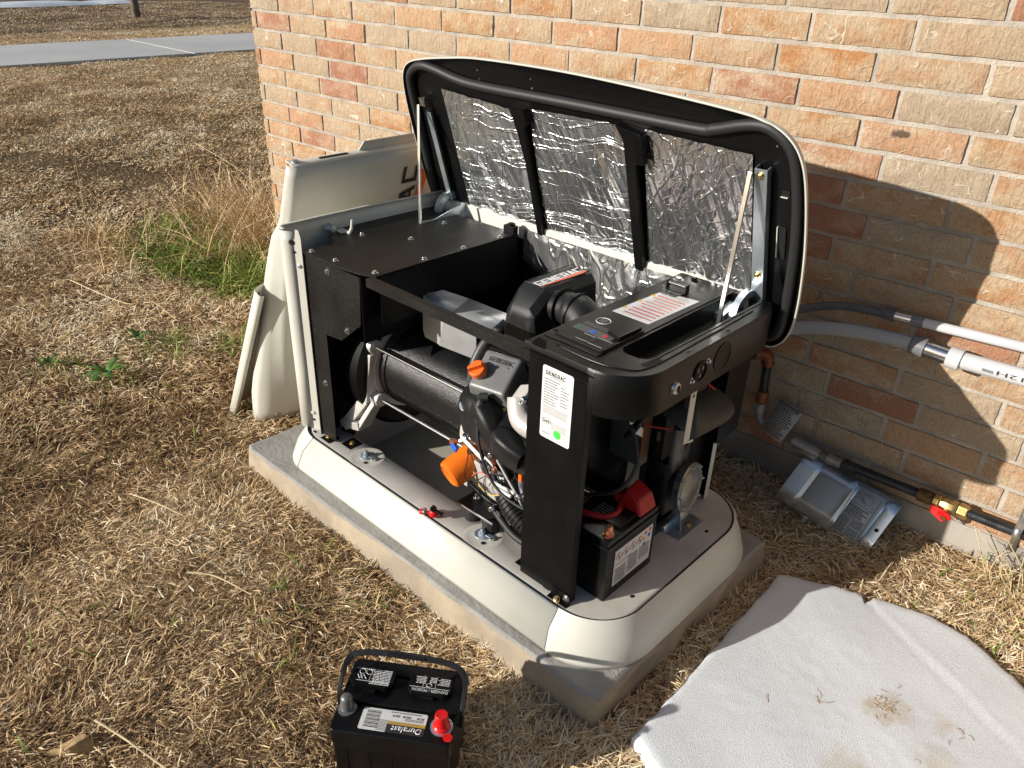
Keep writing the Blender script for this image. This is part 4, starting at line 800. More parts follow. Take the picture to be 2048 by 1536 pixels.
# --- air cleaner
AC = [(.225, .030, .06), (.205, .060, .075)]
mb = MB()
def acsec(v, z1, z0, u0, u1, ch): return [(u0, v, z0), (u1, v, z0), (u1 + .004, v, z0 + .05), (u1 - .004, v, z1 - ch), (u1 - ch, v, z1), (u0 + ch, v, z1), (u0 + .004, v, z1 - ch), (u0 - .004, v, z0 + .05)]
mb.rings([acsec(.180, .760, .665, .715, .792, .020), acsec(.190, .788, .660, .705, .802, .022), acsec(.235, .826, .655, .700, .806, .020), acsec(.410, .822, .655, .700, .806, .020), acsec(.418, .815, .66, .706, .800, .018)], True, True, True)
ac = mb.build("air_cleaner", PLASTM, G, bevel=.003)
mb = MB(); mb.box(.675, .83, .165, .43, .640, .662); mb.build("cleaner_base", PLAST, ac, bevel=.004)
mb = MB(); q = [(.7235, .235), (.7835, .235), (.7835, .405), (.7235, .405)]; mb.tube([(x, y, .8275) for x, y in q] + [(.7235, .235, .8275)], .0012, 6); mb.build("panel_groove", BLACK, ac)
logo((.768, .242, .8262), (0, 1, -.02), (-1, 0, 0), .160, .026, WHINK, ac, .0012)
mb = MB(); mb.prism([(.772, .245), (.784, .392), (.770, .398), (.770, .245)], 'z', .825, .8275); mb.build("emblem_wedge", ORINK, ac)
mb = MB(); mb.tube(spline([(.79, .265, .775), (.85, .262, .785), (.89, .255, .775), (.915, .24, .73), (.92, .23, .66)], 8), [.040] * 9 + [.045] * 10 + [.047] * 14, 32); el = mb.build("intake_elbow", PLASTM, G)
mb = MB()
for (p, ax) in (((.825, .264, .782), (1, 0, .1)), ((.865, .26, .785), (1, 0, -.1))): mb.lathe([(.0475, -.002), (.0485, -.0015), (.0485, .0015), (.0475, .002)], p, ax, 32)
mb.build("elbow_seam", BLACK, el)

for ob in list(G.children):
    nm = ob.name.split('.')[0]
    if nm in ("black_hose", "fuel_hose", "wire_loom", "corrugated_duct", "pink_wire", "black_wire", "yellow_wire", "link_rod", "fuse_holder", "copper_fitting", "hose_clamp", "governor_linkage"): ob.location = (.042, 0, .036)
    if nm in ("spark_plug_boot",): ob.location = (.043, 0, .002)
    if nm in ("engine_mount",): ob.location = (.026, 0, .0)
# --- front post with rating label
mb = MB(); mb.box(.945, 1.100, .012, .0145, .207, .785); mb.box(.945, .9475, .0145, .04, .207, .785); mb.box(1.0975, 1.100, .0145, .032, .207, .785); mb.box(.947, 1.098, .0145, .05, .775, .780); po = mb.build("front_post", BLACK, G, bevel=.0012)
mb = MB(); mb.prism([(.945, .735), (.985, .785), (.985, .835), (.965, .838), (.945, .815)], 'v', .0148, .017); mb.build("post_ear", BLACK, po, bevel=.001)
mb = MB(); mb.box(.915, .947, .025, .085, ZT, ZT + .002); mb.prism([(1.045, ZT), (1.105, ZT), (1.098, ZT + .028), (1.052, ZT + .028)], 'v', .008, .0118); mb.box(1.045, 1.103, -.004, .012, ZT, ZT + .002); mf = mb.build("post_foot", BLACK, po, bevel=.001)
for p, a in (((.925, .055, ZT + .002), (0, 0, 1)), ((1.072, -.0, ZT + .004), (0, -.6, .8)), ((1.094, .0075, ZT + .018), (0, -1, 0))): screw(po, p, a, .0062, "post_bolt", GOLDB if a[1] != -1 else BRIGHT)
mb = MB(); mb.prism(rrect(.984, 1.0655, .615, .785, .006, 4), 'v', .0112, .0119); rl = mb.build("rating_label", WHITE, G)
logo((.993, .0110, .7655), (1, 0, 0), (0, 0, 1), .052, .0095, INK, rl, .0003)
printed((.984, .0111, .615), (1, 0, 0), (0, 0, 1), [(.022, .055, .147, .1485)] + words(.006, .050, .082, .144, 10, .42, .35, (.004, .012), 1) + words(.050, .074, .09, .138, 7, .35, .5, (.003, .010), 2) + words(.006, .075, .060, .080, 5, .4, .1, (.003, .010), 3) + words(.03, .075, .027, .046, 5, .35, .1, (.003, .009), 4) + words(.006, .03, .010, .016, 1, .4, .1, (.003, .009), 4), GREYINK, rl)
mb = MB(); mb.tube([(.984 + .017 + .012 * math.cos(a / 4), .0109, .615 + .042 + .0065 * math.sin(a / 4)) for a in range(0, 27)], .0005, 4); mb.build("oval_mark", INK, rl)
text("SuRE", (.9925, .0110, .6535), (1, 0, 0), (0, 0, 1), .017, .0065, INK, rl, "lettering", .0003, .01)
mb = MB(); mb.lathe([(.0100, 0), (.0100, .0004)], (.984 + .048, .0111, .615 + .020), (0, -1, 0), 24); mb.build("green_dot", GREENST, rl)
# --- control panel housing
def band(z, ins=0, x0=.928):
    r_ = .105 - ins; return [(x0 + ins, .012 + ins, z), (1.20 - r_ - ins, .012 + ins, z)] + [(1.207 - ins - r_ + r_ * math.sin(R(a)), .012 + ins + r_ - r_ * math.cos(R(a)), z) for a in range(6, 91, 7)] + [(1.207 - ins, .50, z), (1.205 - ins, .545, z), (1.185 - ins, .585 - ins, z), (1.12, .595 - ins, z), (x0 + ins, .595 - ins, z)]
mb = MB(); o1 = band(.818, .0); n = len(o1)
WELL = rrect(1.088, 1.160, .118, .57, [.024, .03, .004, .004], 5)
# lid-less housing: side band all round, top made of strips around the cable well
mb.rings([band(.722, .004, 1.112 - .004), band(.722, 0, 1.112), band(.812, 0, 1.112), band(.8175, .0035, 1.112)], closed=False)
def topz(): return .8175
S_ = [(1.116, .0155)] + [(x, y) for x, y, z in band(.8175, .0035, 1.112)[1:]]
S_ = [(x, y) for x, y, z in band(.8175, .0035, .928)]
def tri_top(mb, outer, hole, z):
    bm = bmesh.new(); vo = [bm.verts.new((x, y, z)) for x, y in outer]; vh = [bm.verts.new((x, y, z)) for x, y in hole]
    es = [bm.edges.new((vo[i], vo[(i + 1) % len(vo)])) for i in range(len(vo))] + [bm.edges.new((vh[i], vh[(i + 1) % len(vh)])) for i in range(len(vh))]
    bmesh.ops.triangle_fill(bm, edges=es, use_beauty=True, use_dissolve=False)
    bm.verts.index_update(); mb.add([tuple(v.co) for v in bm.verts], [tuple(v.index for v in f.verts) for f in bm.faces]); bm.free()
tri_top(mb, S_, WELL, .8175)
mb.rings([[(x, y, .8175) for x, y in WELL], [(x, y, .812) for x, y in WELL], [(1.124 + (x - 1.124) * .85, .34 + (y - .34) * .97, .775) for x, y in WELL]], True, False, True)
mb.rings([[(.928, .0155, .8175), (.928, .012, .805), (.928, .012, .80)], [(1.112, .0155, .8175), (1.112, .012, .805), (1.112, .012, .80)]], closed=False)
cp_ = mb.build("control_housing", PLAST, G, angle=35)
mb = MB(); mb.box(.945, 1.10, .012, .0135, .785, .806); mb.build("housing_lip", BLACK, cp_)
mb = MB(); mb.tube(spline([(.99, .045, .8180), (1.08, .042, .8180), (1.14, .055, .818), (1.178, .10, .818), (1.180, .30, .818), (1.178, .50, .818)], 8), .0022, 8); mb.build("housing_rib", PLAST, cp_)
mb = MB(); mb.tube([(1.165, .12, .8178), (1.168, .56, .8178)], .0016, 6); mb.build("housing_groove", BLACK, cp_)
mb = MB(); mb.add([(1.158, .098, .8182), (1.180, .096, .8182), (1.182, .146, .8182), (1.163, .146, .8182)], [(0, 1, 2, 3)]); mb.add([(x, y, .8182) for x, y in ((1.189, .208), (1.195, .208), (1.195, .222), (1.189, .222))], [(0, 1, 2, 3)]); mb.add([(x, y, .8182) for x, y in ((1.191, .360), (1.197, .360), (1.197, .374), (1.191, .374))], [(0, 1, 2, 3)]); mb.build("housing_slot", DARKH, cp_)
mb = MB(); mb.lathe([(.0085, 0), (.0085, .003), (.006, .006), (.002, .007)], (.948, .090, .8175), (0, 0, 1), 20); mb.build("push_rivet", PLAST, cp_)
# raised panel plate and controller face
mb = MB(); mb.prism([(.938, .062), (1.080, .062), (1.083, .55), (.950, .55), (.938, .52)], 'z', .8178, .8205); mb.build("panel_plate", PLAST, cp_, bevel=.001)
ct = MB(); ct.prism(rrect(.955, 1.079, .078, .226, .005, 3), 'z', .8205, .8245); ctr = ct.build("controller", PLAST, G, bevel=.0012)
mb = MB(); mb.prism([(1.036, .150), (1.073, .140), (1.075, .218), (1.040, .222)], 'z', .8245, .833); mb.build("controller_flap", PLAST, ctr, bevel=.002)
mb = MB(); mb.prism(rrect(.961, 1.060, .125, .150, .002, 2), 'z', .8245, .8248); mb.build("button_strip", pm("mid_grey_print", (.10, .10, .105), .45), ctr)
for x, mt in ((.974, GREENST), (1.008, BLUE), (1.040, REDINK)):
    mb = MB(); (mb.lathe([(.0065, 0), (.0065, .0005)], (x, .137, .8248), (0, 0, 1), 20) if mt is not BLUE else mb.box(x - .007, x + .007, .131, .143, .8248, .8253)); mb.build("status_button", pm("dull_green", (.02, .16, .07), .5) if mt is GREENST else mt, ctr)
mb = MB(); mb.tube([(.990 + .016 * math.cos(a / 4), .196 + .016 * math.sin(a / 4), .8248) for a in range(27)], .0009, 5); mb.build("round_emblem", WHINK, ctr)
printed((.0, .0, .8247), (1, 0, 0), (0, 1, 0), words(.982, 1.000, .186, .206, 4, .45, .3, (.003, .008), 3) + words(.965, 1.045, .155, .172, 3, .3, .4, (.004, .012), 5), pm("faint_print", (.30, .30, .30), .5), ctr, ext=.0003)
mb = MB(); 
for a, b_ in (((1.000, .090), (1.030, .090)), ((1.030, .090), (1.030, .118)), ((1.034, .088), (1.070, .088)), ((1.070, .088), (1.070, .122)), ((1.070, .122), (1.034, .122)), ((1.034, .122), (1.034, .088)), ((1.0, .118), (1.03, .118))): mb.tube([(a[0], a[1], .8247), (b_[0], b_[1], .8247)], .0006, 4)
mb.build("printed_outline", pm("faint_print", (.30, .30, .30), .5), ctr)
# warning label on the panel
mb = MB(); mb.prism([(.964, .262), (1.061, .262), (1.068, .455), (.974, .440)], 'z', .8205, .8209); wl = mb.build("warning_label", WHITE, G)
rects = []; 
for k in range(9): y = .278 + k * .0165; rects.append((.982 + (.012 if k in (3, 6) else 0), 1.056, y, y + .0042))
printed((0, 0, .8210), (1, 0, 0), (0, 1, 0), rects[:4], REDINK, wl, "red_text"); printed((0, 0, .8210), (1, 0, 0), (0, 1, 0), rects[4:], ORINK, wl, "orange_text")
printed((0, 0, .8210), (1, 0, 0), (0, 1, 0), words(.984, 1.055, .270, .430, 18, .22, .3, (.004, .012), 7) + words(1.02, 1.06, .425, .448, 4, .4, .3, (.004, .010), 8), pm("pale_print", (.45, .38, .36), .5), wl)
for k, (x, y) in enumerate(((.972, .300), (.974, .355), (.976, .405))):
    mb = MB(); mb.add([(x - .006, y - .008, .8212), (x + .007, y, .8212), (x - .006, y + .008, .8212)], [(0, 1, 2)]); mb.build("warning_triangle", YELINK, wl)
# latch mechanism and bolts at the back of the panel
mb = MB(); mb.box(.968, 1.022, .448, .468, .8205, .824); mb.box(.967, .970, .463, .480, .8205, .842); mb.box(1.020, 1.023, .463, .480, .8205, .842); mb.tube([(.968, .472, .836), (1.022, .472, .836)], .0045, 10); mb.box(.976, .994, .43, .455, .8205, .823); mb.box(.998, 1.016, .43, .455, .8205, .823); mb.build("lid_catch", pm("worn_black_steel", (.05, .05, .05), .3, .6), G, bevel=.001)
screw(G, (.958, .535, .8205), (0, 0, 1), .009, "panel_bolt", BRIGHT); screw(G, (.985, .565, .8205), (0, 0, 1), .007, "panel_bolt", BLACK)
# right side: keyhole lock, outlet, round socket
mb = MB(); mb.lathe([(.013, 0), (.014, .003), (.012, .010), (.008, .012)], (1.204, .155, .765), (1, -.1, 0), 24); lk = mb.build("barrel_lock", ZINC, G, bevel=.0008)
mb = MB(); mb.prism([(.150, .765), (.153, .757), (.158, .757), (.161, .765), (.158, .773), (.153, .773)], 'u', 1.2162, 1.217); mb.build("keyhole", DARKH, lk)
mb = MB(); mb.lathe([(.024, 0), (.024, .004), (.020, .006), (.019, .002), (.001, .002)], (1.206, .246, .769), (1, 0, 0), 32); sc = mb.build("power_inlet", BLACK, G, bevel=.0008)
for y, z in ((.218, .757), (.274, .783)): screw(sc, (1.207, y, z), (1, 0, 0), .0042)
mb = MB(); 
for a in (30, 150, 270): mb.box(1.208, 1.2095, .246 + .010 * math.cos(R(a)) - .003, .246 + .010 * math.cos(R(a)) + .003, .769 + .010 * math.sin(R(a)) - .005, .769 + .010 * math.sin(R(a)) + .005)
mb.build("inlet_pins", GREYP, sc)
mb = MB(); mb.lathe([(.034, 0), (.034, .0016), (.030, .0018), (.026, -.004), (.020, -.006), (.001, -.006)], (1.2075, .335, .772), (1, 0, 0), 36); sk = mb.build("round_knockout", PLAST, G)
mb = MB(); mb.lathe([(.012, -.002), (.001, -.002)], (1.2075, .325, .768), (1, 0, 0), 20); mb.build("knockout_hole", DARKH, sk)
# strap, visor, rear post at the service end
mb = MB(); mb.hexa([(1.199, .240, .590), (1.199, .262, .590), (1.2005, .262, .590), (1.2005, .240, .590)], [(1.199, .240, .722), (1.199, .262, .722), (1.2005, .262, .722), (1.2005, .240, .722)]); mb.hexa([(1.199, .240, .588), (1.199, .280, .578), (1.2005, .280, .578), (1.2005, .240, .588)], [(1.199, .240, .592), (1.199, .280, .584), (1.2005, .280, .584), (1.2005, .240, .592)]); stp = mb.build("hanging_strap", CREAM, G)
mb = MB(); mb.lathe([(.004, 0), (.001, 0)], (1.2008, .251, .705), (1, 0, 0), 14); mb.build("strap_hole", DARKH, stp)
mb = MB(); vp = spline([(1.20, .285, .582), (1.21, .36, .585), (1.215, .415, .590), (1.20, .45, .60), (1.15, .46, .62), (1.10, .44, .63)], 5); mb.add([(1.10, .30, .60)] + vp, [tuple(range(len(vp) + 1))]); mb.build("terminal_shelf", pm("olive_grey_plastic", (.065, .068, .06), .5), G, solid=.003)
mb = MB(); mb.box(1.082, 1.104, .602, .604, .205, .76); mb.box(1.102, 1.104, .584, .604, .205, .76); rp = mb.build("rear_post", CREAM, G, bevel=.001)
mb = MB(); mb.lathe([(.008, 0), (.008, .005)], (1.092, .602, .56), (0, -1, 0), 14); mb.build("post_screw", ZINC, rp)
mb = MB(); mb.box(1.02, 1.08, .40, .60, .21, .72); mb.box(1.08, 1.16, .48, .585, .46, .72); mb.box(.94, 1.10, .33, .37, .45, .72); mb.build("control_box_sun_block", BLACK, G, bevel=.003)  # extra boxes added behind the shelf to block sun from the cover plate
mb = MB(); mb.box(1.12, 1.14, .35, .37, .62, .69); mb.box(1.13, 1.136, .36, .43, .63, .645); mb.lathe([(.012, 0), (.012, .06)], (1.13, .36, .60), (0, 0, 1), 14); mb.build("contact_block", pm("dark_brown_plastic", (.06, .045, .04), .5), G, bevel=.003)
hose("red_wire", [(1.04, .25, .60), (1.09, .26, .58), (1.13, .30, .57)], .0025, RED); hose("red_wire", [(1.12, .38, .70), (1.15, .40, .66), (1.16, .42, .64)], .003, RED)
corrugated("cable_conduit", [(1.10, .20, .70), (1.12, .20, .66), (1.11, .19, .62), (1.08, .20, .57)], .007, PLAST, .006, .002)
hose("black_cable", [(1.10, .18, .62), (1.14, .16, .55), (1.12, .13, .48), (1.03, .11, .43), (.97, .12, .40)], .0045, RUBBER)
mb = MB(); mb.box(.95, 1.06, .30, .33, .43, .66); mb.build("duct_screen", pm("grey_screen", (.09, .10, .095), .7), G); mb = MB(); mb.box(1.058, 1.062, .295, .33, .45, .65); mb.build("duct_edge", pm("brown_gasket", (.12, .055, .025), .7), G)
# fuel regulator
mb = MB(); mb.lathe([(.034, 0), (.034, .07)], (1.02, .46, .40), (1, .3, 0), 28); mb.box(1.00, 1.09, .40, .47, .24, .40); mb.lathe([(.026, 0), (.026, .13)], (1.075, .43, .37), (0, 0, 1), 24); rg = mb.build("fuel_regulator", pm("dull_dark_casting", (.16, .15, .14), .45, .6, var=.3, vscale=20), G, bevel=.006)
mb = MB(); mb.lathe([(.058, -.02), (.066, -.018), (.068, .0), (.062, .004), (.052, .002), (.030, .010), (.001, .012)], (1.125, .45, .325), (.97, .10, .10), 40); dph = mb.build("diaphragm_cover", pm("dull_zinc", (.36, .38, .37), .38, .8, var=.3, vscale=14), rg, angle=25)
for k in range(8):
    a = 2 * math.pi * k / 8; A_ = Vector((-.10, .99, 0)); B_ = Vector((-.10, 0, .99)); p = Vector((1.129, .450, .325)) + A_ * .062 * math.cos(a) + B_ * .062 * math.sin(a); screw(rg, tuple(p), (.97, .10, .10), .0036, "cover_screw")
mb = MB(); mb.box(1.095, 1.155, .385, .50, .205, .2075); mb.prism([(1.10, .2075), (1.135, .2075), (1.125, .265), (1.10, .265)], 'v', .42, .423); mb.box(1.03, 1.10, .34, .44, .205, .2075); mb.tube([(1.10, .385, .213), (1.10, .50, .213)], .008, 12); fb = mb.build("regulator_bracket", ZINC, G, bevel=.0008)
screw(fb, (1.135, .455, .2075), (0, 0, 1), .0065, "bracket_bolt", GOLDB); screw(fb, (1.055, .37, .2075), (0, 0, 1), .0065, "bracket_bolt", GOLDB)
# --- lid
TH = R(73); CT, SN = math.cos(TH), math.sin(TH)
def LX(u, s_, d): return (u, .60 - s_ * CT + d * SN, .80 + s_ * SN + d * CT)
ol = spline([(-.028, .0), (-.036, .12), (-.034, .28), (-.024, .375), (-.006, .422), (.028, .450), (.09, .466), (.20, .481), (.335, .492), (.608, .492), (.866, .480), (1.08, .464), (1.145, .452), (1.19, .432), (1.222, .395), (1.240, .33), (1.249, .20), (1.247, .08), (1.238, -.016), (1.222, -.075), (1.20, -.108), (1.165, -.125), (1.05, -.130), (.6, -.132), (.12, -.130), (.03, -.120), (-.012, -.085)], 5, True)
OC = Vector((.61, .18))
def off_(k, d, dd=0):
    n = len(ol); p = Vector(ol[k]); a, b_ = Vector(ol[(k - 2) % n]), Vector(ol[(k + 2) % n]); t = (b_ - a).normalized(); nn = Vector((t.y, -t.x))
    if nn.dot(OC - p) < 0: nn = -nn
    return p + nn * d
LID = MB(LX)
lid = None
mb = MB(LX); rg_ = lambda d, dep: [(off_(k, d).x, off_(k, d).y, dep) for k in range(len(ol))]
mb.rings([rg_(.006, .010), rg_(.0055, -.001), rg_(.0035, -.002), rg_(.001, -.001), rg_(.001, .006), rg_(.005, .014), rg_(.013, .024), rg_(.028, .036), rg_(.05, .046), rg_(.09, .056), rg_(.14, .062)], True, False, True)
lid = mb.build("lid", CREAM, G, angle=50)
mb = MB(LX); mb.rings([rg_(.0045, -.0022), rg_(.010, .003), rg_(.018, .012), rg_(.03, .013)], True, False, True); mb.build("lid_liner", pm("black_liner", (.004, .004, .0045), .36, spec=.3), lid, angle=50)
sl = spline([(.033, -.10), (-.010, .014), (.002, .271), (.010, .389), (.037, .426), (.08, .443), (.136, .438), (.22, .42), (.305, .413), (.465, .411), (.658, .410), (.968, .406), (1.023, .412), (1.084, .430), (1.129, .438), (1.161, .432), (1.194, .408), (1.212, .369), (1.221, .298), (1.224, .212), (1.220, .117), (1.210, .007), (1.19, -.08), (1.13, -.11)], 6)
mb = MB(LX); mb.tube([(x, y, .004) for x, y in sl], .0125, 16); mb.build("lid_seal", pm("black_foam_seal", (.020, .020, .021), .55), lid)
mb = MB(LX)
mb.prism([(.42, .375), (.475, .375), (.46, .31), (.462, .0), (.444, .0), (.446, .22), (.435, .31)], 'z', -.012, .012); mb.build("lid_crossbar", pm("black_liner", (.005, .005, .006), .38), lid, bevel=.002); mb = MB(LX); mb.prism([(.768, .385), (.84, .375), (.836, .31), (.818, .29), (.817, -.02), (.790, -.02), (.788, .35)], 'z', -.012, .012); mb.build("lid_crossbar", pm("black_liner", (.007, .007, .008), .38), lid, bevel=.002)
mb = MB(LX); mb.prism([(.826, .372), (.848, .372), (.848, .300), (.826, .300)], 'z', -.018, .0); mb.prism([(.462, .375), (.478, .38), (.482, .345), (.47, .33)], 'z', -.018, .0); mb.build("bar_clip", BLACK, lid, bevel=.002)
for nm, q, sd_, mt, hr in (("foil_panel", [(.145, -.03), (.444, -.02), (.430, .360), (.138, .382)], 1, FOILH, .0016), ("foil_panel", [(.464, -.02), (.789, -.02), (.770, .378), (.470, .374)], 2, FOILH, .0016), ("foil_panel", [(.818, -.02), (1.118, -.02), (1.114, .368), (.838, .378)], 3, FOILV, 0.0)):
    foil_grid(nm, [(q[0][0], q[0][1], .008), (q[1][0], q[1][1], .008), (q[2][0], q[2][1], .008), (q[3][0], q[3][1], .008)], 110, 130, mt, lid, -.0085, LX, seed=sd_ * 7, edge=.004)
mb = MB(LX)
for x in (.300, .492):
    for k in range(4): mb.lathe([(.0026, 0), (.0018, -.0018)], (x, .475 - .024 * k, .0125), (0, 0, -1), 8)
mb.lathe([(.0026, 0), (.0018, -.0018)], (1.165, .395, .0125), (0, 0, -1), 8); mb.build("rivet_row", BRIGHT, lid)
mb = MB(LX); mb.box(1.176, 1.196, .133, .212, .010, .0128); mb.box(1.182, 1.200, .290, .3, .010, .0135); mb.build("liner_slot", DARKH, lid); mb = MB(LX); mb.box(1.1765, 1.1785, .133, .212, .006, .0118); mb.build("slot_edge", CREAM, lid); mb = MB(LX); mb.box(1.180, 1.196, .284, .2855, .008, .0118); mb.build("slot_edge", CREAM, lid)
mb = MB(LX); mb.box(1.128, 1.158, -.01, .350, -.010, -.0075); mb.box(1.128, 1.1305, -.01, .350, -.0075, .011); mb.box(1.155, 1.158, -.01, .350, -.0075, .008); hb = mb.build("hinge_channel", ZINC, lid, bevel=.0012)
for s_ in (.335, .085): screw(lid, LX(1.143, s_, -.010), LX(0, 0, -1)[0:1] + (LX(0, 0, -1)[1] - .60, LX(0, 0, -1)[2] - .80), .006, "hinge_bolt", GOLDB)
mb = MB(LX); mb.box(.062, .082, .015, .31, -.008, -.0055); mb.box(.062, .064, .015, .31, -.0055, .011); mb.build("hinge_channel", ZINC, lid, bevel=.0012)
mb = MB(LX); mb.box(.045, .068, .325, .352, -.010, .0); mb.build("strut_bracket", BRIGHT, lid, bevel=.003)
# prop struts and hinge arms
def flatbar(name, a, b_, w_, t_, mat, parent):
    a, b_ = Vector(a), Vector(b_); d = (b_ - a).normalized(); s_ = Vector((1, 0, 0)); s_ = (s_ - d * s_.dot(d)).normalized(); n_ = d.cross(s_); mb = MB()
    q = lambda p: [tuple(p + s_ * (x * w_ / 2) + n_ * (y * t_ / 2)) for x, y in ((-1, -1), (1, -1), (1, 1), (-1, 1))]
    mb.hexa(q(a), q(b_)); return mb.build(name, mat, parent, bevel=.001)
flatbar("prop_strut", LX(1.125, .345, -.02), (1.131, .440, .785), .010, .006, BRIGHT, G)
flatbar("prop_strut", LX(.052, .335, -.02), (.125, .415, .775), .009, .006, BRIGHT, G)
mb = MB(); mb.prism([(.395, .765), (.465, .765), (.60, .79), (.60, .82), (.545, .812), (.47, .793), (.425, .795), (.395, .785)], 'u', .128, .131); mb.build("hinge_plate", ZINC, G, bevel=.001)
def arc_arm(u0, u1, cx, cz, r0, r1, a0, a1):
    mb = MB(); out = [(cx + r1 * math.cos(R(a)), cz + r1 * math.sin(R(a))) for a in range(a0, a1 + 1, 8)] + [(cx + r0 * math.cos(R(a)), cz + r0 * math.sin(R(a))) for a in range(a1, a0 - 1, -8)]
    rs = len(out) // 2
    for k in range(rs - 1):
        q = [out[k], out[k + 1], out[len(out) - 2 - k], out[len(out) - 1 - k]]; mb.prism(q, 'u', u0, u1)
    return mb.build("hinge_arm", ZINC, G)
arc_arm(1.120, 1.136, .565, .775, .045, .062, 40, 184); arc_arm(.060, .076, .585, .790, .036, .056, 20, 180)
mb = MB(); mb.prism([(.49, .775), (.56, .775), (.56, .80), (.49, .79)], 'u', 1.07, 1.115); mb.build("hinge_plate", ZINC, G, bevel=.001)
mb = MB(); mb.box(.105, .135, .42, .60, .775, .778); mb.build("hinge_base", ZINC, G, bevel=.001)

# ================================================================ things in and around the generator
GW = G.matrix_world
def toW(u, v, z):
    a = R(-2.0); return (1.60 + u * math.cos(a) - v * math.sin(a), -.985 + u * math.sin(a) + v * math.cos(a), z)
# installed battery
B1_ = empty("installed_battery", "black battery with a hazard label and red terminal cover standing inside the generator", "battery", toW(.945, .073, ZT), R(-2.0))
mb = MB(); mb.hexa([(0, 0, .001), (.203, 0, .001), (.203, .190, .001), (0, .190, .001)], [(-.001, -.001, .148), (.204, -.001, .148), (.204, .191, .148), (-.001, .191, .148)])
for z in (.06, .11): mb.box(.202, .2055, .004, .007, z, z + .001)
for x in (.02, .18): mb.box(x, x + .004, -.003, .0, .01, .14)
mb.build("case", PLAST, B1_, bevel=.004)
mb = MB(); mb.box(-.004, .207, -.004, .194, .149, .158); mb.box(-.002, .205, -.002, .192, .160, .176); mb.box(.01, .193, .05, .13, .176, .184); mb.build("battery_top", PLAST, B1_, bevel=.003)
mb = MB(); mb.lathe([(.013, 0), (.013, .004), (.009, .004), (.0085, .026), (.006, .028)], (.187, .020, .176), (0, 0, 1), 20); mb.lathe([(.010, .008), (.0108, .010), (.010, .012), (.0108, .014), (.010, .016)], (.187, .020, .176), (0, 0, 1), 20); mb.build("terminal", COPPER, B1_)
mb = MB(); mb.hexa([(.135, .118, .178), (.203, .118, .176), (.203, .186, .176), (.135, .186, .178)], [(.150, .128, .226), (.188, .125, .212), (.192, .178, .218), (.150, .175, .236)]); mb.hexa([(.11, .13, .186), (.14, .12, .18), (.14, .17, .18), (.11, .16, .186)], [(.115, .135, .198), (.15, .13, .21), (.15, .165, .21), (.115, .155, .198)]); mb.build("terminal_cover", RED, B1_, bevel=.007, seg=3)
mb = MB(); mb.tube(spline([(.13, .14, .192), (.155, .10, .186), (.15, .06, .184), (.10, .03, .188), (.03, .02, .19), (-.03, .03, .20)], 8), .0075, 14); mb.build("red_cable", RED, B1_)
mb = MB(); mb.prism([(.030, .028), (.176, .028), (.176, .132), (.030, .132)], 'u', .2045, .2052); bl = mb.build("hazard_label", WHITE, B1_)
printed((.2054, .030, .028), (0, 1, 0), (0, 0, 1), words(.004, .050, .004, .05, 12, .5, .1, (.004, .012), 1) + words(.053, .095, .010, .060, 12, .5, .1, (.004, .012), 2) + words(.098, .142, .020, .06, 10, .5, .1, (.004, .012), 3) + words(.004, .07, .058, .064, 1, .5, .0, (.006, .014), 4), GREYINK, bl)
mb = MB()
for k in range(4):
    cy, cz, q = .030 + .015 + k * .027, .028 + .083, .0125
    pts = [(.2056, cy + q * math.cos(R(a)), cz + q * math.sin(R(a))) for a in (0, 90, 180, 270, 360)]; mb.tube(pts, .0007, 4)
mb.build("hazard_diamonds", REDINK, bl)
mb = MB()
for k in range(4): cy, cz = .045 + k * .027, .111; mb.lathe([(.003, 0), (.003, .0003)], (.2053, cy, cz - .003), (1, 0, 0), 6); mb.box(.2053, .2056, cy - .001, cy + .001, cz, cz + .006)
mb.build("hazard_symbols", INK, bl)
for (y, z, mt) in ((.148, .120, ORINK), (.166, .122, ORINK), (.146, .104, YELINK), (.163, .107, BLUE), (.146, .088, BLUE), (.164, .092, WHINK)):
    mb = MB(); mb.lathe([(.0058, 0), (.0058, .0004)], (.2053, y, z), (1, 0, 0), 16); mb.build("round_symbol", mt, bl)
printed((0, 0, .1842), (1, 0, 0), (0, 1, 0), words(.03, .09, .055, .12, 6, .4, .2, (.006, .016), 6), GREYINK, B1_, "printed_text"); printed((0, 0, .1842), (1, 0, 0), (0, 1, 0), words(.11, .16, .055, .10, 5, .4, .2, (.006, .016), 9), GREYINK, B1_, "printed_text")
# red fitting lying on the tray rim
fx = toW(.640, .0, ZT); rf = empty("red_drain_fitting", "small red and chrome fitting lying on the tray rim between the two anchor bolts", "fitting", (fx[0] - .012, fx[1] - .008, ZT), R(25))
mb = MB(); mb.lathe([(.010, 0), (.013, .004), (.013, .012), (.008, .020)], (.018, 0, .004), (0, 0, 1), 18); mb.box(.0, .018, -.004, .004, .007, .014); mb.lathe([(.008, 0), (.008, .010)], (-.020, 0, .009), (1, 0, 0), 12); mb.build("fitting_body", REDB, rf, bevel=.0015)
mb = MB(); mb.lathe([(.010, 0), (.011, .002), (.010, .004), (.011, .006), (.010, .008)], (-.012, 0, .010), (1, 0, 0), 16); mb.build("chrome_ring", BRIGHT, rf)
mb = MB(); mb.lathe([(.009, 0), (.009, .007), (.004, .009), (.004, .014)], (.018, 0, .022), (0, 0, 1), 14); mb.tube([(.018, 0, .026), (.040, -.004, .018)], .0042, 8); mb.lathe([(.007, -.003), (.007, .003)], (.042, -.004, .017), (1, 0, -.3), 10); mb.build("fitting_knob", PLAST, rf)

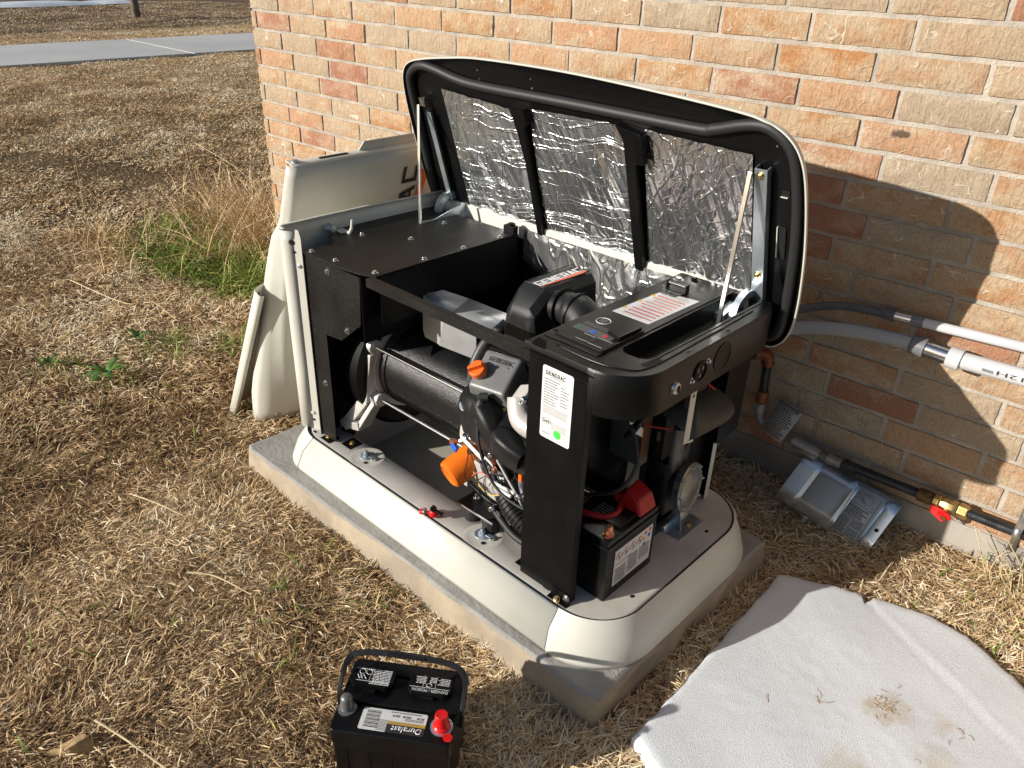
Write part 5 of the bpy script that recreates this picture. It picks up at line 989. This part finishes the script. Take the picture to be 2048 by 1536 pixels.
# --- leaning cream panels at the left of the generator
def frame(o, W, H, D): o, W, H, D = Vector(o), Vector(W), Vector(H).normalized(), Vector(D).normalized(); return lambda w_, h_, d_: tuple(o + W * w_ + H * h_ + D * d_)
FA = frame((1.262, -.905, .0), (.03, 1, 0), (.265, .05, .96), (-.96, 0, .265))
A_ = empty("leaning_front_panel", "large cream front panel with black lettering standing on end, leaning between wall and generator", "panel", (1.262, -.905, 0))
def la(p): return tuple(Vector(p) - Vector((1.262, -.905, 0)))
hs = [0, .04, .10, .16, .24, .36, .50, .62, .70, .745, .775, .80, .83, .90, .96, .995]
er = [.075, .085, .098, .098, .092, .088, .085, .080, .072, .066, .052, .040, .034, .032, .030, .028]
fl = [.105, .105, .100, .088, .065, .040, .024, .016, .012, .010, .008, .006, .006, .006, .006, .006]
secs = []
for h_, e_, f_ in zip(hs, er, fl):
    dx = .022 * max(0, 1 - abs(h_ - .45) / .5)
    secs.append([FA(.006, h_, e_ + .004), FA(-.002, h_, e_), FA(-.004, h_, e_ * .8), FA(-.002 + dx * .2, h_, e_ * .55 + dx * .1), FA(f_ * .35, h_, e_ * .28 + dx), FA(f_ * .75, h_, .006 + dx * .5), FA(f_ + .006, h_, -.002), FA(f_ + .03, h_, -.003), FA(.20, h_, -.002), FA(.40, h_, -.002), FA(.58, h_, .0), FA(.605, h_, .008), FA(.612, h_, .05)])
mb = MB(); mb.rings([[la(p) for p in s_] for s_ in secs], closed=False)
top = secs[-1][4:]; mb.rings([[la(p) for p in top], [la(tuple(Vector(p) + Vector(FA(0, .006, .008)) - Vector(FA(0, 0, 0)))) for p in top], [la(tuple(Vector(p) + Vector(FA(0, .006, .035)) - Vector(FA(0, 0, 0)))) for p in top]], closed=False)
mb.build("panel_shell", CREAM, A_, angle=55, solid=.003)
mb = MB(); mb.xf = lambda w_, h_, d_: la(FA(w_, h_, d_)); mb.prism([(.24, .995), (.60, .995), (.60, 1.03), (.26, 1.03)], 'z', .025, .028); mb.build("top_flange", CREAM, A_)
mb = MB(lambda w_, h_, d_: la(FA(w_, h_, d_))); mb.prism([(.10, 1.0), (.20, 1.0), (.20, 1.004), (.10, 1.004)], 'z', .017, .025); mb.build("edge_slot", DARKH, A_)  # dark strip put in for the thin slots along the top edge
mb = MB(); mb.lathe([(.012, 0), (.012, .006), (.007, .010)], la(FA(.022, 1.0, .022)), (0, 0, 1), 14); mb.build("edge_clip", ZINC, A_)
Hd, Wd = Vector((.265, .05, .96)).normalized(), Vector((.03, 1, 0)).normalized()
logo(la(FA(.474, .445, -.0062)), Hd, -Wd, .490, .062, INK, A_, .0006)
mb = MB(lambda w_, h_, d_: la(FA(w_, h_, d_))); mb.prism([(.484, .45), (.520, .915), (.484, .915)], 'z', -.0062, -.0055); mb.build("emblem_wedge", ORINK, A_)
FBf = frame((1.085, -.925, -.01), (.04, 1, 0), (.457, .01, .89), (-.89, 0, .457))
B_ = empty("leaning_end_panel", "smaller cream end panel with rolled edge leaning behind the large lettered panel", "panel", (1.085, -.925, 0))
def lb(p): return tuple(Vector(p) - Vector((1.085, -.925, 0)))
pr = [(.010, -.003), (.001, -.002), (-.002, .001), (-.003, .026), (.001, .033), (.012, .038), (.035, .044), (.10, .05), (.45, .05)]
mb = MB(); mb.rings([[lb(FBf(w_, h_, d_)) for w_, d_ in pr] for h_ in (0, .2, .4, .62)], closed=False); mb.build("panel_shell", CREAM, B_, angle=50, solid=.003)
mb = MB(); mb.rings([[lb(FBf(w_ + .012, h_, d_ - .001)) for w_, d_ in pr[1:6]] for h_ in (.02, .60)], closed=False); mb.build("inner_dark_edge", BLACK, B_)  # black sheet following the inside of the rolled edge

# --- spare car battery on the grass
K = empty("car_battery", "black car battery with red terminal cap and folded handle standing on the grass in front", "battery", (2.567, -1.587, 0), R(34))
mb = MB(); mb.rings([[(x, y, z) for x, y in rrect(.006, .232, .006, .168, .006, 3)] for z in (.0,)] + [[(x, y, .165) for x, y in rrect(.004, .234, .004, .170, .006, 3)]], True, True, True)
for k in range(5): mb.box(.03 + k * .045, .032 + k * .045, .0035, .006, .01, .15)
mb.build("case", PLAST, K)
mb = MB(); mb.prism(rrect(.0, .238, .0, .174, .010, 4), 'z', .166, .205); mb.build("battery_lid", PLAST, K, bevel=.004, seg=3)
mb = MB(); mb.prism(rrect(.004, .236, .066, .170, .010, 4), 'z', .2052, .2125); mb.prism([(.02, .16), (.22, .16), (.205, .135), (.035, .135)], 'z', .2125, .217); mb.build("raised_deck", PLAST, K, bevel=.003)
for x0 in (.012, .130):
    mb = MB(); mb.prism([(x0 + .008, .094), (x0 + .076, .094), (x0 + .088, .106), (x0 + .088, .130), (x0 + .078, .140), (x0 + .010, .140), (x0, .130), (x0, .104)], 'z', .2125, .227); mb.box(x0 + .030, x0 + .056, .088, .096, .2125, .220); vcap = mb.build("vent_cap", PLAST, K, bevel=.003)
    X_ = (-1, 0, 0); Y_ = (0, -1, 0)      # printing reads from the far side
    if x0 < .1:
        printed((x0 + .084, .137, .2272), X_, Y_, words(.004, .044, .002, .040, 10, .55, .12, (.003, .010), 31) + words(.020, .078, .002, .006, 1, .5, 0, (.003, .010), 3), WHINK, vcap, ext=.0003)
        mb = MB(); 
        for cx in (.020, .034): mb.tube([(x0 + cx + .006 * math.cos(a / 3), .126 + .006 * math.sin(a / 3), .2274) for a in range(20)], .0005, 4)
        mb.tube([(x0 + .012, .104, .2274), (x0 + .078, .104, .2274)], .0004, 4); mb.tube([(x0 + .040, .135, .2274), (x0 + .038, .106, .2274)], .0004, 4)
        for q in ((.012, .018), (.018, .024), (.024, .018), (.024, .032)): mb.tube([(x0 + q[0], .118, .2274), (x0 + q[1], .108, .2274)], .0006, 4)
        mb.build("printed_symbols", WHINK, vcap)
    else:
        text("DANGER / POISON", (x0 + .082, .1035, .2271), X_, Y_, .072, .0065, WHINK, vcap, "lettering", .0003, .0)
        printed((x0 + .084, .137, .2272), X_, Y_, words(.002, .026, .004, .022, 5, .5, .2, (.003, .008), 32) + words(.030, .044, .004, .018, 4, .5, .2, (.003, .008), 33) + words(.050, .072, .004, .022, 5, .5, .2, (.003, .008), 34), WHINK, vcap, ext=.0003)
        mb = MB(); mb.tube([(x0 + .042 + .0055 * math.cos(a / 3), .113 + .0045 * math.sin(a / 3), .2274) for a in range(20)], .0005, 4); mb.tube([(x0 + .004, .1065, .2274), (x0 + .084, .1065, .2274)], .0004, 4); mb.tube([(x0 + .030, .135, .2274), (x0 + .030, .108, .2274)], .0004, 4); mb.tube([(x0 + .055, .135, .2274), (x0 + .055, .108, .2274)], .0004, 4); mb.build("printed_symbols", WHINK, vcap)
LD = pm("lead_terminal", (.20, .205, .215), .42, .5, var=.2, vscale=60)
mb = MB(); mb.lathe([(.0185, 0), (.0185, .003), (.0135, .004), (.0115, .030), (.009, .035), (.004, .037)], (.022, .052, .205), (0, 0, 1), 28); mb.build("terminal_post", LD, K, angle=50)
mb = MB(); mb.lathe([(.0175, 0), (.0175, .006), (.014, .010), (.0125, .034), (.0115, .036), (.009, .0355), (.001, .035)], (.213, .040, .205), (0, 0, 1), 28); mb.prism([(.218, .018), (.232, .026), (.240, .016), (.236, .006), (.226, .006)], 'z', .209, .2115); rc = mb.build("terminal_cap", REDB, K, bevel=.001)
mb = MB(); mb.lathe([(.022, 0), (.022, .0018), (.019, .0022)], (.213, .040, .205), (0, 0, 1), 24); mb.build("terminal_washer", ZINC, K)
L0 = .2056
mb = MB(); mb.prism(rrect(.054, .182, .012, .061, .004, 4), 'z', .2051, L0); lb_ = mb.build("battery_label", WHITE, K)
mb = MB(); mb.box(.108, .182, .0115, .030, L0, L0 + .0003); mb.build("label_black_field", INK, lb_)
mb = MB(); mb.box(.108, .182, .030, .037, L0, L0 + .0003); mb.build("label_gold_band", pm("gold_band", (.55, .36, .05), .5), lb_)
text("Duralast", (.178, .0275, L0 + .0004), (-1, 0, 0), (0, -1, 0), .060, .0125, WHINK, lb_, "lettering", .0003, .012, .2)
printed((.180, .060, L0), (-1, 0, 0), (0, -1, 0), words(.01, .07, .001, .005, 1, .6, .0, (.004, .010), 3) + words(.004, .018, .007, .013, 1, .8, 0, (.006, .01), 4) + words(.030, .046, .007, .013, 1, .8, 0, (.006, .01), 5) + words(.052, .066, .007, .013, 1, .8, 0, (.006, .01), 5) + words(.004, .04, .014, .020, 2, .6, 0, (.004, .01), 6) + words(.072, .092, .022, .047, 8, .5, .0, (.004, .009), 7) + words(.010, .07, .025, .028, 1, .5, 0, (.004, .009), 8), GREYINK, lb_)
printed((.093, .058, L0), (-1, 0, 0), (0, -1, 0), [(.003, .030, .002 + .0028 * k, .002 + .0028 * k + (.0012, .0018, .0009)[k % 3]) for k in range(14)], INK, lb_, "barcode")
mb = MB(); h_pts = spline([(-.004, .080, .170), (-.006, .086, .205), (-.005, .110, .232), (.0, .142, .244), (.020, .152, .250), (.08, .158, .252), (.16, .156, .252), (.215, .150, .249), (.240, .135, .240), (.246, .105, .228), (.245, .078, .205), (.243, .072, .170)], 8)
P_ = [Vector(p) for p in h_pts]; rs = []
for i, p in enumerate(P_):
    t = (P_[min(i + 1, len(P_) - 1)] - P_[max(i - 1, 0)]).normalized(); up = Vector((0, -.55, .83)); s_ = t.cross(up).normalized(); u2 = s_.cross(t); cw = .0062 if 20 < i < len(P_) - 20 else .0045
    rs.append([tuple(p + s_ * a + u2 * b) for a, b in ((-cw, -.0022), (cw, -.0022), (cw, .0022), (-cw, .0022))])
mb.rings(rs, True, True, True); mb.box(.075, .155, .150, .163, .2495, .2550); mb.build("carry_handle", PLASTM, K, bevel=.0012)

# --- zinc cover plate leaning on the wall
ZP = pm("brushed_zinc_sheet", (.78, .88, 1.0), .28, .85, var=.08, vscale=8, bump=.03, bscale=400)
CPt = empty("zinc_cover_plate", "ribbed zinc cover plate with a printed diagram label leaning on the wall base", "cover", (2.808, -.125, .085))
a0, b0, c0, d0 = [Vector(p) for p in ((2.808, -.125, .088), (3.10, -.135, .043), (3.135, -.045, .188), (2.847, -.045, .226))]
NP = (b0 - a0).cross(d0 - a0).normalized(); prof = [(0, -.004), (.0, .012), (.17, .012), (.185, .003), (.20, .0), (.215, .002), (.56, .002), (.575, -.010), (.60, -.014), (.625, -.012), (.64, .0), (.655, .004), (.88, .004), (.89, -.002), (.905, .006), (.93, .010), (.995, .010), (1.0, -.002)]
prof = [(0, -.003), (.001, .004), (.165, .0065), (.19, .002), (.205, -.002), (.225, .0), (.50, .003), (.56, .0085), (.585, .003), (.61, .002), (.86, .002), (.875, -.003), (.89, .001), (.91, .003), (.995, .006), (1.0, -.001)]
mb = MB(); rows = []
for t in (0, .25, .5, .75, 1.0): rows.append([tuple(a0.lerp(b0, s_).lerp(d0.lerp(c0, s_), t) + NP * n_ - Vector((2.808, -.125, .085))) for s_, n_ in prof])
mb.rings(rows, closed=False); mb.build("plate_sheet", ZP, CPt, angle=20, solid=.0015)
def pp(s_, t, n_=.0036): return a0.lerp(b0, s_).lerp(d0.lerp(c0, s_), t) + NP * n_ - Vector((2.808, -.125, .085))
Xp = (b0 - a0).normalized(); Yp = NP.cross(Xp)
mb = MB(); mb.add([tuple(pp(.60, .02)), tuple(pp(.875, .02)), tuple(pp(.865, .93)), tuple(pp(.60, .93))], [(0, 1, 2, 3)]); dl = mb.build("diagram_label", pm("grey_label", (.50, .51, .53), .6, spec=.2), CPt, solid=.0004)
q0 = pp(.60, .02, .0040)
printed(q0, Xp, Yp, words(.008, .070, .068, .100, 5, .4, .4, (.004, .012), 1) + words(.006, .036, .010, .060, 9, .4, .15, (.003, .010), 2) + words(.042, .072, .010, .036, 5, .4, .15, (.003, .010), 4) + words(.042, .074, .040, .062, 4, .4, .15, (.003, .010), 5), INK, dl)
mb = MB()
def seg_(pts): mb.tube([tuple(q0 + Xp * x + Yp * y + NP * .0004) for x, y in pts], .0006, 4)
seg_([(.003, .004), (.077, .004), (.077, .146), (.003, .146), (.003, .004)]); seg_([(.003, .064), (.077, .064)]); seg_([(.003, .105), (.077, .105)]); seg_([(.039, .004), (.039, .064)])
seg_([(.012, .118), (.020, .128), (.034, .126), (.046, .118)]); seg_([(.030, .140), (.030, .122), (.046, .114), (.060, .120), (.062, .136), (.048, .142), (.030, .140)]); seg_([(.010, .135), (.020, .138), (.022, .130)]); seg_([(.066, .112), (.072, .116), (.066, .120)])
mb.build("diagram_lines", INK, dl)
mb = MB(); mb.lathe([(.005, 0), (.001, 0)], tuple(pp(.945, .42, .0112)), NP, 12); mb.build("plate_hole", DARKH, CPt)
mb = MB(); mb.add([tuple(pp(.30, -.02, -.002)), tuple(pp(.40, -.02, -.002)), tuple(pp(.38, -.08, -.012)), tuple(pp(.31, -.08, -.012))], [(0, 1, 2, 3)]); mb.build("bent_tab", ZP, CPt, solid=.0015)

# --- white foam sheet
m = bpy.data.materials.new("white_granular_foam"); m.use_nodes = True; n = m.node_tree.nodes; l = m.node_tree.links; b = n["Principled BSDF"]
b.inputs["Roughness"].default_value = .3; b.inputs["Specular IOR Level"].default_value = .6
tc = n.new("ShaderNodeTexCoord")
def nz_(sc, de): t = n.new("ShaderNodeTexNoise"); t.inputs["Scale"].default_value = sc; t.inputs["Detail"].default_value = de; l.new(tc.outputs["Object"], t.inputs[0]); return t
def rp_(src, stops):
    r = n.new("ShaderNodeValToRGB"); e = r.color_ramp.elements
    while len(e) < len(stops): e.new(.5)
    for k, (p, c) in enumerate(stops): e[k].position = p; e[k].color = (*c, 1)
    l.new(src, r.inputs[0]); return r
c1 = rp_(nz_(6, 6).outputs[0], [(.35, (.87, .905, .94)), (.6, (.92, .955, .99))]); gr = rp_(nz_(260, 3).outputs[0], [(.3, (.88, .88, .89)), (.5, (1, 1, 1))])
mx = n.new("ShaderNodeMix"); mx.data_type = 'RGBA'; mx.blend_type = 'MULTIPLY'; mx.inputs[0].default_value = .8; l.new(c1.outputs[0], mx.inputs[6]); l.new(gr.outputs[0], mx.inputs[7]); prev = mx.outputs[2]
for (sx, sy, rad, st) in ((3.328, -.640, .060, .9), (3.44, -.60, .035, .5), (3.33, -.86, .075, .45), (3.46, -.72, .06, .4)):
    vm = n.new("ShaderNodeVectorMath"); vm.operation = 'DISTANCE'; vm.inputs[1].default_value = (sx, sy, .04); l.new(tc.outputs["Object"], vm.inputs[0])
    md = n.new("ShaderNodeMath"); md.operation = 'MULTIPLY_ADD'; md.inputs[1].default_value = .11; l.new(nz_(28, 4).outputs[0], md.inputs[0]); l.new(vm.outputs["Value"], md.inputs[2])
    mr = n.new("ShaderNodeMapRange"); mr.inputs[1].default_value = rad * .5 + .03; mr.inputs[2].default_value = rad + .055; mr.inputs[3].default_value = st; mr.inputs[4].default_value = 0; l.new(md.outputs[0], mr.inputs[0])
    x = n.new("ShaderNodeMix"); x.data_type = 'RGBA'; x.inputs[7].default_value = (.58, .45, .23, 1); l.new(mr.outputs[0], x.inputs[0]); l.new(prev, x.inputs[6]); prev = x.outputs[2]
l.new(prev, b.inputs[0])
vo = n.new("ShaderNodeTexVoronoi"); vo.inputs["Scale"].default_value = 620; l.new(tc.outputs["Object"], vo.inputs[0])
bp = n.new("ShaderNodeBump"); bp.inputs["Strength"].default_value = .6; bp.inputs["Distance"].default_value = .0018; l.new(vo.outputs["Distance"], bp.inputs["Height"]); l.new(bp.outputs[0], b.inputs["Normal"])
fp = []
for k in range(len(FOAM_POLY)):
    a, c_ = Vector(FOAM_POLY[k]), Vector(FOAM_POLY[(k + 1) % len(FOAM_POLY)]); N_ = max(2, int((c_ - a).length / .015))
    for i in range(N_): p = a.lerp(c_, i / N_); fp.append(p)
FCn = Vector((3.30, -.75)); mb = MB(); n_ = len(fp)
def fr_(k_, z, am=.006): return [((p + (FCn - p) * k_).x + am * noise.noise(Vector((p.x * 30, p.y * 30, 2))), (p + (FCn - p) * k_).y + am * noise.noise(Vector((p.x * 30, p.y * 30, 5))), z) for p in fp]
def ftz(x, y): return .050 + .004 * noise.noise(Vector((x * 5, y * 5, 0))) + .0008 * noise.noise(Vector((x * 40, y * 40, 0))) + .0016 * math.exp(-(((y + .33) + .58 * (x - 3.20)) / .012) ** 2) * (1 if x > 3.17 else 0) - .003 * math.exp(-(((y + .345) + .58 * (x - 3.20)) / .008) ** 2) * (1 if x > 3.17 else 0) + .0008 * math.exp(-(((y + .60) - 1.6 * (x - 3.17)) / .02) ** 2) * (1 if -.85 < y < -.55 else 0)
rings_ = [fr_(0, .012), fr_(-.004, .028), fr_(.0, .042)]
for kk in [.012] + [.03 + .97 * (i / 30) for i in range(30)]: rings_.append([(x, y, ftz(x, y) - (.003 if kk < .02 else 0)) for x, y, z in fr_(kk, 0, .006 * (1 - kk))])
mb.rings(rings_, True, True, True)
fo = tag(mb.build("foam_sheet", m, angle=60), "white granular foam sheet with brown stains lying on the grass at the lower right", "foam sheet")
DST = pm("debris_straw", (.42, .24, .11), .7)
mb = MB(); rd = random.Random(8)
def deb(cx, cy, n, sp, ln):
    for k in range(n):
        x = rd.gauss(cx, sp); y = rd.gauss(cy, sp); a = rd.uniform(0, 6.28); L_ = rd.uniform(.3, 1) * ln; z = ftz(x, y) + .0015
        mb.tube([(x, y, z), (x + .5 * L_ * math.cos(a), y + .5 * L_ * math.sin(a), z + rd.uniform(0, .004)), (x + L_ * math.cos(a + .3), y + L_ * math.sin(a + .3), z)], .00045, 4)
deb(3.325, -.635, 30, .018, .018); deb(3.33, -.86, 5, .012, .025); deb(3.45, -.72, 3, .03, .02); deb(3.20, -.72, 3, .012, .045); deb(3.12, -.80, 1, .006, .03); deb(3.36, -.78, 2, .05, .03); deb(3.44, -.60, 5, .02, .02)
o = mb.build("straw_debris", DST); o["kind"] = "stuff"

# --- gas line along the wall base
GP = empty("gas_pipe", "black iron gas pipe with brass shutoff valve and flexible connector along the wall base", "pipe", (2.65, -.04, .2))
gl = lambda x, y, z: (x - 2.65, y + .04, z - .2)
def gt(pts, r, seg=16): mb = MB(); mb.tube([gl(*p) for p in pts], r, seg); return mb
gt([(2.99, -.045, .238), (3.165, -.045, .240)], .0135).build("iron_pipe", IRON, GP); gt([(3.285, -.045, .240), (3.62, -.045, .246)], .0135).build("iron_pipe", IRON, GP)
mb = MB(); mb.lathe([(.014, 0), (.020, .002), (.020, .010), (.017, .012), (.017, .040)], gl(2.952, -.045, .236), (1, 0, .01), 20); mb.build("black_coupling", IRON, GP)
RUST = pm("rusty_coupling", (.16, .09, .03), .55, .5, var=.4, vscale=60)
mb = MB(); mb.lathe([(.0175, 0), (.019, .003), (.019, .034), (.0175, .038)], gl(3.160, -.045, .240), (1, 0, 0), 20); mb.build("rusty_coupling", RUST, GP)
mb = MB(); mb.lathe([(.014, 0), (.020, .001), (.020, .014), (.016, .018), (.018, .024), (.021, .034), (.021, .050), (.017, .060)], gl(3.200, -.045, .240), (1, 0, 0), 8); mb.lathe([(.021, .060), (.021, .082), (.015, .086)], gl(3.203, -.045, .240), (1, 0, 0), 6); mb.lathe([(.009, 0), (.009, .022)], gl(3.238, -.055, .232), (0, -.9, -.4), 14); vb = mb.build("valve_body", BRASS, GP, bevel=.001)
mb = MB(); mb.lathe([(.018, 0), (.018, .003), (.010, .005)], gl(3.240, -.072, .222), (0, -.9, -.4), 20); mb.hexa([gl(3.200, -.070, .222), gl(3.240, -.074, .204), gl(3.246, -.070, .236), gl(3.202, -.068, .240)], [gl(3.200, -.074, .220), gl(3.240, -.078, .202), gl(3.246, -.074, .234), gl(3.202, -.072, .238)]); hd = mb.build("valve_handle", REDB, GP, bevel=.0015)
mb = MB(); mb.lathe([(.007, 0), (.007, .004)], gl(3.240, -.078, .219), (0, -.9, -.4), 6); mb.build("handle_nut", BRASS, hd)
# flexible connector and its joints
FX = pm("ribbed_grey_connector", (.30, .29, .28), .45, .4, var=.15, vscale=40)
def cor(pts, r, pitch, dep, name):
    q = spline([gl(*p) for p in pts], 6); n = 40; mb = MB(); out = []; rs = []
    for i in range(n + 1): t = i / n * (len(q) - 1); k = min(int(t), len(q) - 2); out.append(tuple(Vector(q[k]).lerp(Vector(q[k + 1]), t - k))); rs.append(r + (dep if i % 4 < 2 else 0))
    mb.tube(out, rs, 16); return mb.build(name, FX, GP, angle=30)
cor([(2.755, -.05, .255), (2.80, -.05, .250)], .009, .004, .003, "ribbed_hose"); cor([(2.875, -.05, .240), (2.905, -.05, .237)], .009, .004, .003, "ribbed_hose")
mb = MB(); mb.lathe([(.016, 0), (.0185, .003), (.0175, .012), (.0165, .085), (.0145, .088)], gl(2.795, -.05, .251), (.99, 0, -.13), 20); mb.build("connector_sleeve", FX, GP)
mb = MB(); mb.lathe([(.012, 0), (.0165, .002), (.0165, .020), (.015, .022), (.015, .042), (.011, .046)], gl(2.903, -.048, .238), (.99, 0, -.05), 8); mb.build("hex_fitting", FX, GP, bevel=.001)
gt(spline([(2.755, -.05, .255), (2.715, -.05, .262), (2.688, -.05, .275), (2.678, -.05, .300), (2.676, -.05, .335)], 6), .014).build("elbow_pipe", FX, GP, angle=50)
mb = MB(); mb.lathe([(.016, 0), (.019, .003), (.019, .026), (.016, .030)], gl(2.676, -.05, .302), (0, 0, 1), 18); mb.build("pipe_union", FX, GP)
CO = pm("rusty_copper_fitting", (.28, .10, .04), .5, .5, var=.4, vscale=40)
mb = MB(); mb.lathe([(.017, 0), (.019, .004), (.019, .034), (.016, .040)], gl(2.676, -.05, .334), (0, 0, 1), 20); mb.build("rusty_fitting", CO, GP)
gt([(2.676, -.05, .37), (2.672, -.05, .47)], .0135).build("iron_riser", IRON, GP)
mb = MB(); mb.tube([gl(*p) for p in spline([(2.672, -.05, .462), (2.671, -.055, .490), (2.662, -.075, .505), (2.645, -.10, .505)], 5)], .017, 16); mb.lathe([(.0195, 0), (.0195, .010)], gl(2.672, -.05, .462), (0, 0, 1), 18); mb.build("rusty_elbow", CO, GP)
gt([(2.645, -.10, .505), (2.60, -.25, .505), (2.56, -.40, .505)], .0135).build("iron_pipe", IRON, GP)
def tagplate(name, q, rows, par):
    q = [Vector(gl(*p)) for p in q]; mb = MB(); mb.add([tuple(p) for p in q], [(0, 1, 2, 3)]); lab = mb.build(name, pm("faded_paper_label", (.42, .40, .38), .6), par, solid=.0006)
    X = (q[1] - q[0]); Y = (q[3] - q[0]); w_, h_ = X.length, Y.length; Xn = X.normalized(); Nn_ = Xn.cross(Y).normalized(); Yn = Nn_.cross(Xn)
    printed(q[0] + Nn_ * .0005, Xn, Yn, [(.003, w_ - .003, h_ - .007, h_ - .003)] + words(.003, w_ - .003, .004, h_ - .008, rows, .45, .25, (.004, .014), rows), INK, lab); return lab
tagplate("warning_tag", [(2.700, -.075, .262), (2.772, -.080, .243), (2.806, -.05, .345), (2.735, -.045, .367)], 14, GP)
mb = MB(); q = [Vector(gl(*p)) for p in ((2.802, -.067, .236), (2.876, -.067, .227), (2.880, -.064, .250), (2.806, -.064, .259))]; mb.add([tuple(p) for p in q], [(0, 1, 2, 3)]); sl_ = mb.build("sleeve_label", pm("faded_paper_label", (.42, .40, .38), .6), GP, solid=.0006)
Xn = (q[1] - q[0]).normalized(); Nn_ = Xn.cross(q[3] - q[0]).normalized(); printed(q[0] + Nn_ * .0005, Xn, Nn_.cross(Xn), words(.003, .07, .002, .021, 7, .45, .2, (.004, .014), 2), INK, sl_)
STM = pm("galvanised_strap", (.62, .63, .64), .35, .9, var=.15, vscale=40)
mb = MB(); sp2 = [(.0, .0135), (0, .006)]
arc = [(-.045 - .0185 * math.cos(R(a)), .246 + .0185 * math.sin(R(a))) for a in range(-80, 81, 16)]
mb.rings([[(x, -.002, .155), (x, -.004, .205)] + [(x, (y_ if False else y_), z_) for y_, z_ in [(-.012, .222)] + [(a_, b_) for a_, b_ in ((-.045 - .018 * math.sin(R(t)), .246 - .018 * math.cos(R(t))) for t in range(30, 151, 15))] + [(-.012, .270)]] + [(x, -.004, .29), (x, -.002, .34)] for x in (3.395, 3.414)], closed=False)
tag(mb.build("pipe_strap", STM, solid=.0018, angle=50), "perforated galvanised strap holding the gas pipe to the foundation at the right edge", "strap")
bpy.data.objects["pipe_strap"]
# --- electrical conduits on the wall
def conduit(name, label, flex, cpl, metal, cpl2, rigid, rf, rr, mf, mr):
    o = Vector(rigid[0]); root = empty(name, label, "conduit", tuple(o)); L_ = lambda p: tuple(Vector(p) - o)
    mb = MB(); q = spline(flex, 8); mb.tube([L_(p) for p in q], rf, 20); mb.build("flexible_section", mf, root)
    d = (Vector(metal[1]) - Vector(metal[0])).normalized()
    mb = MB(); mb.lathe([(rf, -.005), (rf * 1.35, 0), (rf * 1.38, cpl), (rf * 1.45, cpl), (rf * 1.45, cpl + .008), (rf * 1.1, cpl + .010)], L_(Vector(metal[0]) - d * (cpl + .01)), d, 24); mb.build("coupling_nut", PVCD if mf is PVCD else pm("mid_grey_pvc", (.17, .175, .19), .4), root)
    mb = MB(); mb.tube([L_(metal[0]), L_(metal[1])], rr * 1.02, 24); mb.build("steel_nipple", BRIGHT, root)
    mb = MB(); mb.lathe([(rr * 1.03, -.002), (rr * 1.28, 0), (rr * 1.28, cpl2), (rr, cpl2 + .002)], L_(Vector(metal[1]) - d * .004), d, 24); mb.build("end_coupling", pm("mid_grey_pvc", (.17, .175, .19), .4) if rr < .02 else mr, root)
    mb = MB(); mb.tube([L_(p) for p in rigid], rr, 24); mb.build("rigid_section", mr, root); return root, L_
ca, La_ = conduit("upper_conduit", "upper thin grey electrical conduit with a dark flexible end running along the wall", [(2.50, -.30, .56), (2.58, -.20, .60), (2.66, -.11, .635), (2.74, -.055, .665), (2.83, -.045, .698), (2.90, -.045, .708), (2.962, -.045, .713)], .018, [(2.976, -.045, .714), (3.022, -.045, .716)], .026, [(3.018, -.045, .716), (3.30, -.045, .728), (3.75, -.045, .735)], .0115, .0125, PVCD, PVCW)
cb_, Lb_ = conduit("lower_conduit", "lower thick grey electrical conduit with flexible end and steel nipple along the wall", [(2.46, -.36, .47), (2.55, -.27, .51), (2.64, -.15, .56), (2.72, -.085, .605), (2.80, -.07, .630), (2.90, -.065, .650), (3.0, -.06, .659), (3.05, -.06, .659)], .024, [(3.072, -.06, .659), (3.130, -.06, .656)], .030, [(3.135, -.06, .656), (3.30, -.06, .660), (3.75, -.06, .67)], .0185, .0215, PVC, PVCW)
text("C12H", Lb_((3.330, -.0822, .668)), (-1, 0, -.02), (0, -.1, -1), .090, .011, INK, cb_, "lettering", .0003, .0)
printed(Lb_((3.232, -.0820, .664)), (-1, 0, 0), (0, -.1, -1), words(.0, .024, 0, .008, 1, .9, 0, (.002, .005), 3), GREYINK, cb_)
print("objects", len(bpy.data.objects))
